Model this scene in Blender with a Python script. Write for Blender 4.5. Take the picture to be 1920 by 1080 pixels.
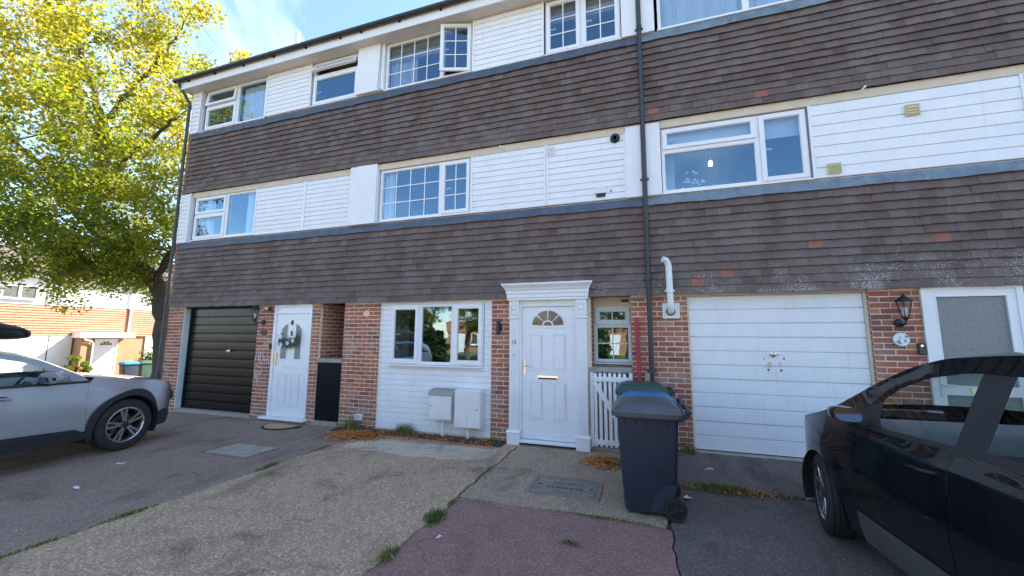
import bpy, bmesh, math, random
import numpy as np
from mathutils import Vector, Matrix, Euler
for o in list(bpy.data.objects): bpy.data.objects.remove(o)
RAD = math.radians; PI = math.pi
scene = bpy.context.scene; COL = scene.collection
rnd = random.Random(7)

# ------------------------------------------------------------------ camera
CAMP = Vector((0.0, -6.3, 1.68))
def cam_axes(pitch=RAD(7.28), yaw=RAD(18.25), roll=RAD(.365)):
    F = Vector((-math.sin(yaw)*math.cos(pitch), math.cos(yaw)*math.cos(pitch), math.sin(pitch)))
    Rr = Vector((math.cos(yaw), math.sin(yaw), 0)); U = Rr.cross(F)
    c, s = math.cos(roll), math.sin(roll)
    return c*Rr + s*U, -s*Rr + c*U, F
cR, cU, cF = cam_axes()
cd = bpy.data.cameras.new('camera'); cam = bpy.data.objects.new('camera', cd); COL.objects.link(cam)
M = Matrix.Identity(4)
for i in range(3):
    M[i][0] = cR[i]; M[i][1] = cU[i]; M[i][2] = -cF[i]; M[i][3] = CAMP[i]
cam.matrix_world = M
cd.sensor_width = 36; cd.lens = 735/1920*36; cd.clip_start = .05; cd.clip_end = 2500
scene.camera = cam

# ------------------------------------------------------------------ sky and sun
SUN_EL = RAD(43); SUN_AZ = math.atan2(.68, .73)        # behind the row, to its right
world = bpy.data.worlds.new('World'); scene.world = world; world.use_nodes = True
wn = world.node_tree; wl = wn.links
bg = wn.nodes['Background']; bg.inputs['Strength'].default_value = .11
sky = wn.nodes.new('ShaderNodeTexSky'); sky.sky_type = 'NISHITA'; sky.sun_disc = False
sky.sun_elevation = SUN_EL; sky.sun_rotation = SUN_AZ
sky.air_density = 1.0; sky.dust_density = .25; sky.ozone_density = 2.8
tc = wn.nodes.new('ShaderNodeTexCoord'); sp = wn.nodes.new('ShaderNodeSeparateXYZ'); wl.new(tc.outputs['Generated'], sp.inputs[0])
mx = wn.nodes.new('ShaderNodeMath'); mx.operation = 'MAXIMUM'; wl.new(sp.outputs[2], mx.inputs[0]); mx.inputs[1].default_value = 0
ad = wn.nodes.new('ShaderNodeMath'); ad.operation = 'ADD'; wl.new(mx.outputs[0], ad.inputs[0]); ad.inputs[1].default_value = .18
dvx = wn.nodes.new('ShaderNodeMath'); dvx.operation = 'DIVIDE'; wl.new(sp.outputs[0], dvx.inputs[0]); wl.new(ad.outputs[0], dvx.inputs[1])
dvy = wn.nodes.new('ShaderNodeMath'); dvy.operation = 'DIVIDE'; wl.new(sp.outputs[1], dvy.inputs[0]); wl.new(ad.outputs[0], dvy.inputs[1])
cb = wn.nodes.new('ShaderNodeCombineXYZ'); wl.new(dvx.outputs[0], cb.inputs[0]); wl.new(dvy.outputs[0], cb.inputs[1])
cn = wn.nodes.new('ShaderNodeTexNoise'); cn.inputs['Scale'].default_value = 1.15; cn.inputs['Detail'].default_value = 9; cn.inputs['Roughness'].default_value = .58
cn.inputs['Distortion'].default_value = .5
wl.new(cb.outputs[0], cn.inputs['Vector'])
cr = wn.nodes.new('ShaderNodeValToRGB'); cr.color_ramp.elements[0].position = .53; cr.color_ramp.elements[0].color = (0, 0, 0, 1)
cr.color_ramp.elements[1].position = .88; cr.color_ramp.elements[1].color = (.85, .85, .85, 1)
wl.new(cn.outputs['Fac'], cr.inputs[0])
cm = wn.nodes.new('ShaderNodeMix'); cm.data_type = 'RGBA'
wl.new(cr.outputs[0], cm.inputs['Factor']); wl.new(sky.outputs[0], cm.inputs['A']); cm.inputs['B'].default_value = (6.2, 6.4, 6.8, 1)
wl.new(cm.outputs['Result'], bg.inputs['Color'])

SUNV = Vector((math.sin(SUN_AZ)*math.cos(SUN_EL), math.cos(SUN_AZ)*math.cos(SUN_EL), math.sin(SUN_EL)))
sl = bpy.data.lights.new('sun', 'SUN'); sl.energy = 5.0; sl.angle = RAD(.53); sl.color = (1, .93, .82)
so = bpy.data.objects.new('sun', sl); COL.objects.link(so); so.rotation_euler = SUNV.to_track_quat('Z', 'Y').to_euler(); so.location = (20, 25, 30)

vs = scene.view_settings; vs.view_transform = 'Standard'; vs.look = 'None'; vs.exposure = 2.16; vs.gamma = 1; vs.use_curve_mapping = False
scene.render.engine = 'CYCLES'; scene.render.resolution_x = 1024; scene.render.resolution_y = 576
scene.cycles.max_bounces = 8; scene.cycles.transparent_max_bounces = 16

# ------------------------------------------------------------------ materials
def newmat(name):
    m = bpy.data.materials.new(name); m.use_nodes = True
    return m, m.node_tree, m.node_tree.nodes['Principled BSDF']
def nd(nt, t, props=None, **kw):
    n = nt.nodes.new(t)
    for k, v in (props or {}).items(): setattr(n, k, v)
    for k, v in kw.items():
        key = int(k[1:]) if k[0] == '_' and k[1:].isdigit() else k.replace('_', ' ')
        s = n.inputs[key]
        if isinstance(v, bpy.types.NodeSocket): nt.links.new(v, s)
        else: s.default_value = v
    return n
def math_(nt, op, a, b=0.0, clamp=False):
    n = nt.nodes.new('ShaderNodeMath'); n.operation = op; n.use_clamp = clamp
    for i, v in enumerate((a, b)):
        if isinstance(v, bpy.types.NodeSocket): nt.links.new(v, n.inputs[i])
        else: n.inputs[i].default_value = v
    return n.outputs[0]
def mixc(nt, f, a, b, mode='MIX'):
    n = nt.nodes.new('ShaderNodeMix'); n.data_type = 'RGBA'; n.blend_type = mode
    for k, v in (('Factor', f), ('A', a), ('B', b)):
        s = n.inputs[k] if k == 'Factor' else [q for q in n.inputs if q.name == k and q.type == 'RGBA'][0]
        if isinstance(v, bpy.types.NodeSocket): nt.links.new(v, s)
        else: s.default_value = v if not isinstance(v, tuple) or len(v) == 4 else (*v, 1)
    return [q for q in n.outputs if q.type == 'RGBA'][0]
def ramp(nt, fac, stops):
    n = nt.nodes.new('ShaderNodeValToRGB'); e = n.color_ramp.elements
    while len(e) < len(stops): e.new(.5)
    for i, (p, c) in enumerate(stops):
        e[i].position = p; e[i].color = (*c, 1) if len(c) == 3 else c
    nt.links.new(fac, n.inputs[0]); return n.outputs[0]
def smooth(nt, x, a, b):
    n = nt.nodes.new('ShaderNodeMapRange'); n.interpolation_type = 'SMOOTHSTEP'; n.clamp = True
    nt.links.new(x, n.inputs[0]); n.inputs[1].default_value = a; n.inputs[2].default_value = b
    return n.outputs[0]
def pos(nt): return nt.nodes.new('ShaderNodeNewGeometry').outputs['Position']
def objc(nt): return nt.nodes.new('ShaderNodeTexCoord').outputs['Object']
def noise(nt, vec, scale, detail=4, rough=.55, dist=0):
    return nd(nt, 'ShaderNodeTexNoise', Vector=vec, Scale=scale, Detail=detail, Roughness=rough, Distortion=dist).outputs['Fac']
def scalev(nt, vec, s): return nd(nt, 'ShaderNodeMapping', Vector=vec, Scale=s).outputs[0]
def rand01(nt):
    a = nt.nodes.new('ShaderNodeObjectInfo').outputs['Random']; b = nt.nodes.new('ShaderNodeNewGeometry').outputs['Random Per Island']
    return math_(nt, 'FRACT', math_(nt, 'ADD', a, b))
def bump(nt, b, h, dist=.01, strength=.6):
    n = nd(nt, 'ShaderNodeBump', Height=h, Distance=dist, Strength=strength); nt.links.new(n.outputs[0], b.inputs['Normal'])
def simple(name, col, rough=.6, metal=0, spec=.5, var=.14, vs=7, bmp=0, bs=80, coat=0, streak=0, dirt=None, rvar=.12):
    m, nt, b = newmat(name); p = pos(nt)
    n1 = noise(nt, p, vs, 6, .6)
    f = math_(nt, 'ADD', math_(nt, 'MULTIPLY', math_(nt, 'SUBTRACT', n1, .5), 2*var*1.6), 1)
    c = mixc(nt, 1.0, (*col, 1), nd(nt, 'ShaderNodeCombineColor', _0=f, _1=f, _2=f).outputs[0], 'MULTIPLY')
    if streak:
        s = noise(nt, scalev(nt, p, (9, 9, .7)), 3, 5, .6)
        c = mixc(nt, math_(nt, 'MULTIPLY', smooth(nt, s, .52, .78), streak), c, dirt or (.25, .24, .2))
    nt.links.new(c, b.inputs['Base Color'])
    r = math_(nt, 'ADD', math_(nt, 'MULTIPLY', math_(nt, 'SUBTRACT', noise(nt, p, vs*2.3, 4), .5), 2*rvar), rough, True)
    nt.links.new(r, b.inputs['Roughness']); b.inputs['Metallic'].default_value = metal; b.inputs['Specular IOR Level'].default_value = spec
    if coat: b.inputs['Coat Weight'].default_value = coat; b.inputs['Coat Roughness'].default_value = .03
    if bmp: bump(nt, b, noise(nt, p, bs, 5, .65), .01, bmp)
    return m
MT = {}
def brick_mat():
    m, nt, b = newmat('brick'); r = rand01(nt); p = pos(nt)
    c = ramp(nt, r, [(0, (.38, .132, .078)), (.2, (.48, .19, .10)), (.38, (.30, .10, .07)), (.55, (.44, .16, .08)), (.72, (.19, .085, .07)), (.88, (.46, .235, .13)), (1, (.33, .13, .088))])
    f = noise(nt, p, 42, 6, .7)
    c = mixc(nt, smooth(nt, f, .45, .75), c, mixc(nt, 1, c, (.55, .5, .5, 1), 'MULTIPLY'))
    z = nd(nt, 'ShaderNodeSeparateXYZ', _0=p).outputs[2]
    bl = noise(nt, p, 2.3, 5, .6)
    c = mixc(nt, math_(nt, 'MULTIPLY', smooth(nt, bl, .5, .7), .45), c, (.42, .33, .28, 1))          # lime bloom in patches
    low = math_(nt, 'MULTIPLY', math_(nt, 'SUBTRACT', 1, smooth(nt, z, .12, .7)), smooth(nt, noise(nt, p, 5, 5), .4, .62))
    c = mixc(nt, math_(nt, 'MULTIPLY', low, .7), c, (.22, .20, .15, 1))                                # splash-back dirt
    nt.links.new(c, b.inputs['Base Color']); b.inputs['Roughness'].default_value = .88
    bump(nt, b, noise(nt, p, 130, 6, .7), .006, .7); return m
def tile_mat():
    m, nt, b = newmat('wall_tile'); r = rand01(nt); p = pos(nt)
    c = ramp(nt, r, [(0, (.095, .065, .054)), (.3, (.146, .105, .089)), (.55, (.118, .076, .061)), (.8, (.168, .126, .108)), (1, (.102, .077, .068))])
    bloom = noise(nt, scalev(nt, p, (1.1, 1, .55)), 1.6, 6, .62)
    c = mixc(nt, math_(nt, 'MULTIPLY', smooth(nt, bloom, .42, .70), .5), c, (.20, .165, .155, 1))
    fine = noise(nt, p, 70, 5, .75)
    c = mixc(nt, math_(nt, 'MULTIPLY', smooth(nt, fine, .5, .78), .55), c, (.24, .20, .19, 1))
    drk = noise(nt, scalev(nt, p, (7, 7, 1.2)), 2, 5, .6)
    c = mixc(nt, math_(nt, 'MULTIPLY', smooth(nt, drk, .55, .8), .5), c, (.045, .036, .036, 1))
    xyz = nd(nt, 'ShaderNodeSeparateXYZ', _0=p)
    z = xyz.outputs[2]; x = xyz.outputs[0]
    # lichen: small pale crusts, thick on the bottom courses
    vor = nd(nt, 'ShaderNodeTexVoronoi', Vector=nd(nt, 'ShaderNodeVectorMath', {'operation': 'ADD'}, _0=p, _1=nd(nt, 'ShaderNodeVectorMath', {'operation': 'SCALE'}, _0=nd(nt, 'ShaderNodeTexNoise', Vector=p, Scale=60.).outputs['Color'], Scale=.03).outputs[0]).outputs[0], Scale=30.0)
    spot = math_(nt, 'SUBTRACT', 1, smooth(nt, vor.outputs['Distance'], .20, .38))
    pick = nd(nt, 'ShaderNodeSeparateColor', _0=vor.outputs['Color']).outputs[0]
    lowz = math_(nt, 'SUBTRACT', 1, smooth(nt, z, 2.42, 2.98))
    dens = math_(nt, 'MULTIPLY', math_(nt, 'MULTIPLY', lowz, math_(nt, 'ADD', .3, math_(nt, 'MULTIPLY', smooth(nt, x, -3.0, 2.5), .6))), smooth(nt, noise(nt, p, 1.3, 4), .36, .62))
    dens = math_(nt, 'ADD', math_(nt, 'MULTIPLY', dens, 1.0), .014)
    on = math_(nt, 'LESS_THAN', pick, dens)
    crust = noise(nt, scalev(nt, p, (1, 1, 1.5)), 62, 3, .6, .6)
    spot = math_(nt, 'MAXIMUM', math_(nt, 'MULTIPLY', spot, math_(nt, 'MULTIPLY', on, .35)), smooth(nt, math_(nt, 'ADD', crust, math_(nt, 'MULTIPLY', dens, .22)), .69, .75))
    c = mixc(nt, math_(nt, 'MULTIPLY', spot, .85), c, (.52, .49, .44, 1))
    moss = noise(nt, p, 3.1, 5)
    c = mixc(nt, math_(nt, 'MULTIPLY', smooth(nt, moss, .6, .78), .35), c, (.10, .105, .055, 1))
    nt.links.new(c, b.inputs['Base Color']); b.inputs['Roughness'].default_value = .82
    bump(nt, b, math_(nt, 'ADD', fine, math_(nt, 'MULTIPLY', spot, .2)), .006, .7); return m
def tarmac(name, col, agg=(.3, .28, .27), aggd=.25, moss=0.0, stain=.5, redd=None, cell=95.0):
    m, nt, b = newmat(name); p = pos(nt)
    big = noise(nt, p, .55, 6, .6); mid = noise(nt, p, 4.5, 6, .65)
    f = math_(nt, 'ADD', .55, math_(nt, 'ADD', math_(nt, 'MULTIPLY', big, .5), math_(nt, 'MULTIPLY', mid, .42)))
    c = mixc(nt, 1, (*col, 1), nd(nt, 'ShaderNodeCombineColor', _0=f, _1=f, _2=f).outputs[0], 'MULTIPLY')
    if redd: c = mixc(nt, smooth(nt, noise(nt, p, .9, 4), .42, .66), c, redd)
    v = nd(nt, 'ShaderNodeTexVoronoi', Vector=p, Scale=cell); vc = nd(nt, 'ShaderNodeSeparateColor', _0=v.outputs['Color'])
    isag = math_(nt, 'LESS_THAN', vc.outputs[0], aggd)
    c = mixc(nt, math_(nt, 'MULTIPLY', isag, math_(nt, 'ADD', .35, math_(nt, 'MULTIPLY', vc.outputs[1], .5))), c, (*agg, 1))
    c = mixc(nt, math_(nt, 'MULTIPLY', smooth(nt, vc.outputs[2], .55, .9), .45), c, mixc(nt, 1, c, (.4, .4, .42, 1), 'MULTIPLY'))
    st = noise(nt, p, 1.7, 7, .65, .6)
    c = mixc(nt, math_(nt, 'MULTIPLY', smooth(nt, st, .52, .72), stain), c, mixc(nt, 1, c, (.45, .44, .42, 1), 'MULTIPLY'))
    if moss:
        c = mixc(nt, math_(nt, 'MULTIPLY', smooth(nt, noise(nt, p, 2.9, 6, .7), .58, .74), moss), c, (.115, .105, .045, 1))
    wp = nd(nt, 'ShaderNodeVectorMath', {'operation': 'ADD'}, _0=p, _1=nd(nt, 'ShaderNodeVectorMath', {'operation': 'SCALE'}, _0=nd(nt, 'ShaderNodeTexNoise', Vector=p, Scale=3.0, Detail=5.0).outputs['Color'], Scale=.55).outputs[0]).outputs[0]
    ck = nd(nt, 'ShaderNodeTexVoronoi', {'feature': 'DISTANCE_TO_EDGE'}, Vector=wp, Scale=.62).outputs['Distance']
    crk = math_(nt, 'MULTIPLY', math_(nt, 'SUBTRACT', 1, smooth(nt, ck, .001, .007)), smooth(nt, noise(nt, p, .8, 3), .46, .56))
    c = mixc(nt, math_(nt, 'MULTIPLY', crk, .5), c, (.05, .042, .03, 1))
    oil = noise(nt, scalev(nt, p, (1.0, .42, 1)), 1.15, 5, .6, .8)
    c = mixc(nt, math_(nt, 'MULTIPLY', smooth(nt, oil, .54, .70), .62), c, mixc(nt, 1, c, (.38, .38, .40, 1), 'MULTIPLY'))
    nt.links.new(c, b.inputs['Base Color']); b.inputs['Roughness'].default_value = .9
    h = math_(nt, 'ADD', math_(nt, 'MULTIPLY', v.outputs['Distance'], -.8), noise(nt, p, 160, 4, .7))
    bump(nt, b, h, .008, .8); return m
def glass_mat(name, refl=.16, tint=(.82, .88, .9), rough=.0, wav=.0, rcol=(.95, .98, 1)):
    m, nt, b = newmat(name); nt.nodes.remove(b)
    out = [n for n in nt.nodes if n.type == 'OUTPUT_MATERIAL'][0]
    tr = nd(nt, 'ShaderNodeBsdfTransparent', Color=(*tint, 1)); gl = nd(nt, 'ShaderNodeBsdfGlossy', Color=(*rcol, 1), Roughness=rough)
    lw = nd(nt, 'ShaderNodeLayerWeight', Blend=.5)
    fac = math_(nt, 'ADD', math_(nt, 'MULTIPLY', math_(nt, 'POWER', lw.outputs['Facing'], 4.5), 1-refl), refl, True)
    if wav:
        bn = nd(nt, 'ShaderNodeBump', Height=noise(nt, pos(nt), 2.2, 2), Distance=wav, Strength=.5)
        nt.links.new(bn.outputs[0], gl.inputs['Normal'])
    mxs = nd(nt, 'ShaderNodeMixShader', Fac=fac, _1=tr.outputs[0], _2=gl.outputs[0]); nt.links.new(mxs.outputs[0], out.inputs['Surface'])
    return m
def leaf_mat(name, stops, trans=.45, hz=0):
    m, nt, b = newmat(name)
    out = [n for n in nt.nodes if n.type == 'OUTPUT_MATERIAL'][0]
    r = nt.nodes.new('ShaderNodeNewGeometry').outputs['Random Per Island']; p = pos(nt)
    k = math_(nt, 'ADD', math_(nt, 'MULTIPLY', r, .5), math_(nt, 'MULTIPLY', smooth(nt, noise(nt, p, .45, 3), .3, .7), .5-hz))
    if hz:                                   # leaf colour shifts towards yellow with height in the crown
        k = math_(nt, 'ADD', k, math_(nt, 'MULTIPLY', smooth(nt, nd(nt, 'ShaderNodeSeparateXYZ', _0=objc(nt)).outputs[2], 4.0, 10.5), hz))
    c = ramp(nt, k, stops)
    nt.links.new(c, b.inputs['Base Color']); b.inputs['Roughness'].default_value = .5; b.inputs['Specular IOR Level'].default_value = .3
    t = nd(nt, 'ShaderNodeBsdfTranslucent', Color=mixc(nt, 1, c, (1.5, 1.35, .6, 1), 'MULTIPLY'))
    ms = nd(nt, 'ShaderNodeMixShader', Fac=trans, _1=b.outputs[0], _2=t.outputs[0]); nt.links.new(ms.outputs[0], out.inputs['Surface'])
    return m
def carpaint(name, col, flake=0, rough=.35, metal=0):
    m, nt, b = newmat(name); p = pos(nt)
    d = noise(nt, p, 3, 6, .6)
    c = mixc(nt, math_(nt, 'MULTIPLY', smooth(nt, d, .45, .8), .10), (*col, 1), (.16, .15, .13, 1))
    nt.links.new(c, b.inputs['Base Color']); b.inputs['Metallic'].default_value = metal; b.inputs['Roughness'].default_value = rough
    b.inputs['Coat Weight'].default_value = 1 if metal else .85; b.inputs['Coat Roughness'].default_value = .015
    b.inputs['Specular IOR Level'].default_value = .02 if not metal else .5
    return m
def emit(name, col, s):
    m, nt, b = newmat(name); b.inputs['Base Color'].default_value = (*col, 1); b.inputs['Emission Color'].default_value = (*col, 1); b.inputs['Emission Strength'].default_value = s; return m

MT['brick'] = brick_mat(); MT['tile'] = tile_mat()
MT['tile_red'] = simple('terracotta_tile', (.30, .115, .085), .85, var=.2, vs=14, bmp=.5)
MT['mortar'] = simple('mortar', (.80, .62, .50), .95, var=.22, vs=9, bmp=.6, bs=120)
MT['board'] = simple('white_board', (.81, .82, .82), .48, var=.06, vs=3, streak=.2, dirt=(.45, .45, .41))
MT['upvc'] = simple('white_upvc', (.80, .81, .82), .32, var=.04, vs=4, streak=.14, dirt=(.5, .5, .47))
MT['paint'] = simple('white_paint', (.79, .80, .80), .45, var=.06, vs=4, bmp=.08, bs=40, streak=.2, dirt=(.42, .40, .36))
MT['paintbrick'] = simple('painted_reveal', (.62, .64, .62), .7, var=.12, vs=6, bmp=.5, bs=25, streak=.4, dirt=(.3, .3, .22))
MT['cream'] = simple('cream_paint', (.66, .58, .45), .6, var=.12, vs=5, streak=.25, dirt=(.4, .33, .22))
MT['soffit'] = simple('soffit_paint', (.62, .59, .53), .6, var=.1, vs=3, streak=.2, dirt=(.4, .36, .28))
MT['lead'] = simple('lead_flashing', (.095, .115, .14), .5, metal=.35, var=.4, vs=5, bmp=.25, bs=14, streak=.35, dirt=(.3, .33, .35))
MT['leadpale'] = simple('pale_flashing', (.17, .215, .25), .55, metal=.2, var=.4, vs=6, bmp=.25, bs=14, streak=.45, dirt=(.38, .42, .42))
MT['blackpl'] = simple('black_plastic', (.016, .018, .021), .38, var=.2, vs=6)
MT['gutter'] = simple('gutter_plastic', (.022, .027, .03), .35, var=.25, vs=4)
MT['pipe'] = simple('downpipe_plastic', (.03, .036, .045), .42, var=.25, vs=4)
MT['pipeg'] = simple('grey_green_downpipe', (.055, .066, .068), .5, var=.25, vs=4)
MT['blackgar'] = simple('black_garage_paint', (.006, .0065, .008), .24, spec=.22, var=.3, vs=6, bmp=.10, bs=5, rvar=.1)
MT['blackdoor'] = simple('black_board', (.005, .007, .011), .5, spec=.12, var=.4, vs=5)
MT['concrete'] = simple('concrete', (.36, .31, .25), .92, var=.3, vs=6, bmp=.5, bs=90, streak=.3, dirt=(.12, .12, .08))
MT['concretepale'] = tarmac('pale_concrete', (.60, .47, .33), (.72, .60, .46), .3, .25, .6)
MT['stone'] = simple('window_ledge', (.33, .31, .27), .85, var=.2, vs=7, bmp=.3)
MT['glass'] = glass_mat('window_glass', .125, (.86, .90, .92), 0, .004, (.58, .84, 1.0))
MT['glassdk'] = glass_mat('dark_window_glass', .14, (.84, .87, .88), 0, .003, (.75, .9, 1.0))
MT['frost'] = simple('frosted_glass', (.22, .23, .22), .25, var=.3, vs=30, bmp=.6, bs=110)
MT['carglass'] = glass_mat('car_glass', .035, (.80, .86, .84))
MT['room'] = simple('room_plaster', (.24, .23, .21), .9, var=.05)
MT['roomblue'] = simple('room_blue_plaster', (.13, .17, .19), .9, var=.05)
MT['curtain'] = simple('net_curtain', (.75, .76, .78), .9, var=.08)
MT['greycurtain'] = simple('grey_curtain', (.50, .49, .52), .9, var=.1)
MT['blind'] = simple('striped_blind', (.36, .31, .25), .8, var=.35, vs=9)
MT['paleblind'] = simple('pale_roller_blind', (.66, .69, .70), .85, var=.05)
MT['roof'] = simple('roof_tile', (.10, .075, .065), .85, var=.3, vs=8, bmp=.5)
MT['chrome'] = simple('chrome', (.75, .76, .78), .15, metal=1, var=.05)
MT['gold'] = simple('brass', (.70, .50, .16), .25, metal=1, var=.1)
MT['dkmetal'] = simple('dark_iron', (.025, .027, .027), .45, metal=.3, var=.25)
MT['lampglass'] = glass_mat('lamp_glass', .06, (.85, .88, .88), .05)
MT['bulb'] = simple('pearl_bulb', (.8, .78, .7), .35, var=.03)
MT['litbulb'] = emit('lit_bulb', (1, .82, .55), 12)
MT['white'] = simple('white_plastic', (.76, .77, .77), .4, var=.05, streak=.1)
MT['meter'] = simple('meter_box_plastic', (.75, .745, .71), .5, var=.07, vs=6, streak=.35, dirt=(.30, .29, .24))
MT['metertop'] = simple('weathered_meter_lid', (.30, .29, .26), .8, var=.55, vs=18, bmp=.3, bs=40)
MT['redplank'] = simple('red_plank', (.34, .03, .05), .6, var=.2, vs=8)
MT['wood'] = simple('wood_offcut', (.36, .25, .15), .8, var=.25, vs=14)
MT['bin'] = simple('bin_plastic', (.021, .030, .050), .42, var=.22, vs=5, bmp=.06, bs=160, streak=.1, dirt=(.10, .10, .10))
MT['binlid'] = simple('bin_lid_plastic', (.085, .085, .092), .42, var=.22, vs=5, bmp=.06, bs=160)
MT['binblue'] = simple('blue_lid_plastic', (.025, .19, .38), .35, var=.12, vs=5)
MT['bingreen'] = simple('green_bin_plastic', (.035, .075, .055), .42, var=.2, vs=5)
MT['rubber'] = simple('tyre_rubber', (.018, .018, .019), .75, var=.3, vs=12, bmp=.1, bs=90)
MT['silver'] = carpaint('silver_car_paint', (.47, .495, .525), rough=.30, metal=.6)
MT['black'] = carpaint('black_car_paint', (.006, .008, .011), rough=.3)
MT['cladding'] = simple('black_car_cladding', (.022, .024, .027), .55, var=.15, vs=9)
MT['greyclad'] = simple('grey_car_cladding', (.075, .077, .08), .55, var=.15, vs=9)
MT['interior'] = simple('car_interior', (.035, .035, .037), .8, var=.15)
MT['dash'] = simple('car_dashboard', (.24, .24, .235), .7, var=.1)
MT['liner'] = simple('wheel_arch_liner', (.008, .008, .009), .9, var=.1)
MT['alloy'] = simple('machined_alloy', (.62, .62, .63), .25, metal=1, var=.08)
MT['alloydk'] = simple('dark_alloy', (.05, .052, .056), .35, metal=.6, var=.1)
MT['lampclear'] = simple('headlamp', (.45, .48, .5), .08, var=.3, vs=25, coat=1)
MT['mirror'] = simple('mirror_glass', (.16, .19, .22), .02, metal=1, var=.01)
MT['roofbox'] = simple('roof_box_plastic', (.016, .017, .019), .3, var=.1, coat=.3)
MT['tarmac'] = tarmac('tarmac', (.29, .205, .148), (.46, .35, .29), .22, .12, .6)
MT['tarmacdk'] = tarmac('dark_tarmac', (.165, .122, .102), (.31, .25, .22), .2, .12, .6)
MT['redtar'] = tarmac('red_tarmac', (.325, .165, .128), (.44, .32, .27), .2, .06, .5)
MT['aggreg'] = tarmac('exposed_aggregate_concrete', (.43, .28, .165), (.74, .55, .38), .36, .6, .85, cell=78.0)
MT['aggreg2'] = tarmac('worn_concrete', (.37, .255, .165), (.62, .47, .33), .34, .5, .8, cell=80.0)
MT['cover'] = simple('inspection_cover', (.25, .215, .175), .75, metal=.2, var=.35, vs=9, bmp=.5, bs=60)
MT['soil'] = simple('dark_soil', (.045, .036, .026), .95, var=.4, vs=12, bmp=.6)
MT['grassg'] = tarmac('lawn', (.075, .12, .035), (.11, .16, .05), .4, .1, .3)
MT['matbrown'] = simple('coir_mat', (.46, .31, .17), .95, var=.2, vs=30, bmp=.8, bs=200)
MT['matdark'] = simple('rubber_mat_border', (.035, .03, .028), .8, var=.2)
MT['chalk'] = simple('chalk', (.72, .66, .64), .95, var=.2, vs=60)
MT['paper'] = simple('paper', (.75, .74, .72), .8, var=.05)
MT['grass'] = leaf_mat('grass_blade', [(0, (.05, .10, .02)), (.6, (.09, .15, .03)), (1, (.24, .22, .07))], .3)
MT['straw'] = leaf_mat('dry_grass', [(0, (.30, .24, .11)), (1, (.42, .36, .18))], .3)
MT['deadleaf'] = leaf_mat('dead_leaf', [(0, (.28, .09, .03)), (.5, (.52, .20, .055)), (1, (.62, .33, .11))], .15)
MT['leaf'] = leaf_mat('maple_leaf', [(0, (.06, .12, .02)), (.35, (.13, .20, .025)), (.64, (.29, .29, .03)), (1, (.54, .42, .04))], .62, .28)
MT['leafdk'] = leaf_mat('shrub_leaf', [(0, (.03, .065, .015)), (.6, (.07, .12, .025)), (1, (.15, .19, .05))], .35)
MT['yew'] = leaf_mat('yew_leaf', [(0, (.012, .028, .010)), (.6, (.025, .05, .014)), (1, (.05, .085, .02))], .15)
MT['bark'] = simple('bark', (.085, .075, .055), .95, var=.35, vs=9, bmp=.9, bs=28)
MT['orangetile'] = simple('orange_wall_tile', (.40, .19, .115), .85, var=.3, vs=9, bmp=.4)
MT['orangebrick'] = simple('orange_brick', (.35, .19, .10), .88, var=.25, vs=12, bmp=.5)
MT['flower'] = simple('white_petal', (.75, .78, .82), .6, var=.05)
MT['pink'] = simple('pink_bottle', (.75, .25, .33), .3, var=.05)
MT['rust'] = simple('rust', (.20, .055, .02), .9, var=.3, vs=40)
MT['swagleaf'] = leaf_mat('eucalyptus_leaf', [(0, (.05, .09, .07)), (.6, (.14, .2, .16)), (1, (.3, .3, .12))], .2)
MT['yellowed'] = simple('yellowed_plastic', (.58, .54, .30), .55, var=.12, vs=14)
MT['paintgrey'] = simple('grey_white_paint', (.58, .66, .68), .45, var=.08, streak=.15)
MT['fanglass'] = simple('fanlight_glass', (.12, .10, .07), .06, var=.6, vs=8, bmp=.03, bs=14)

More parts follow.
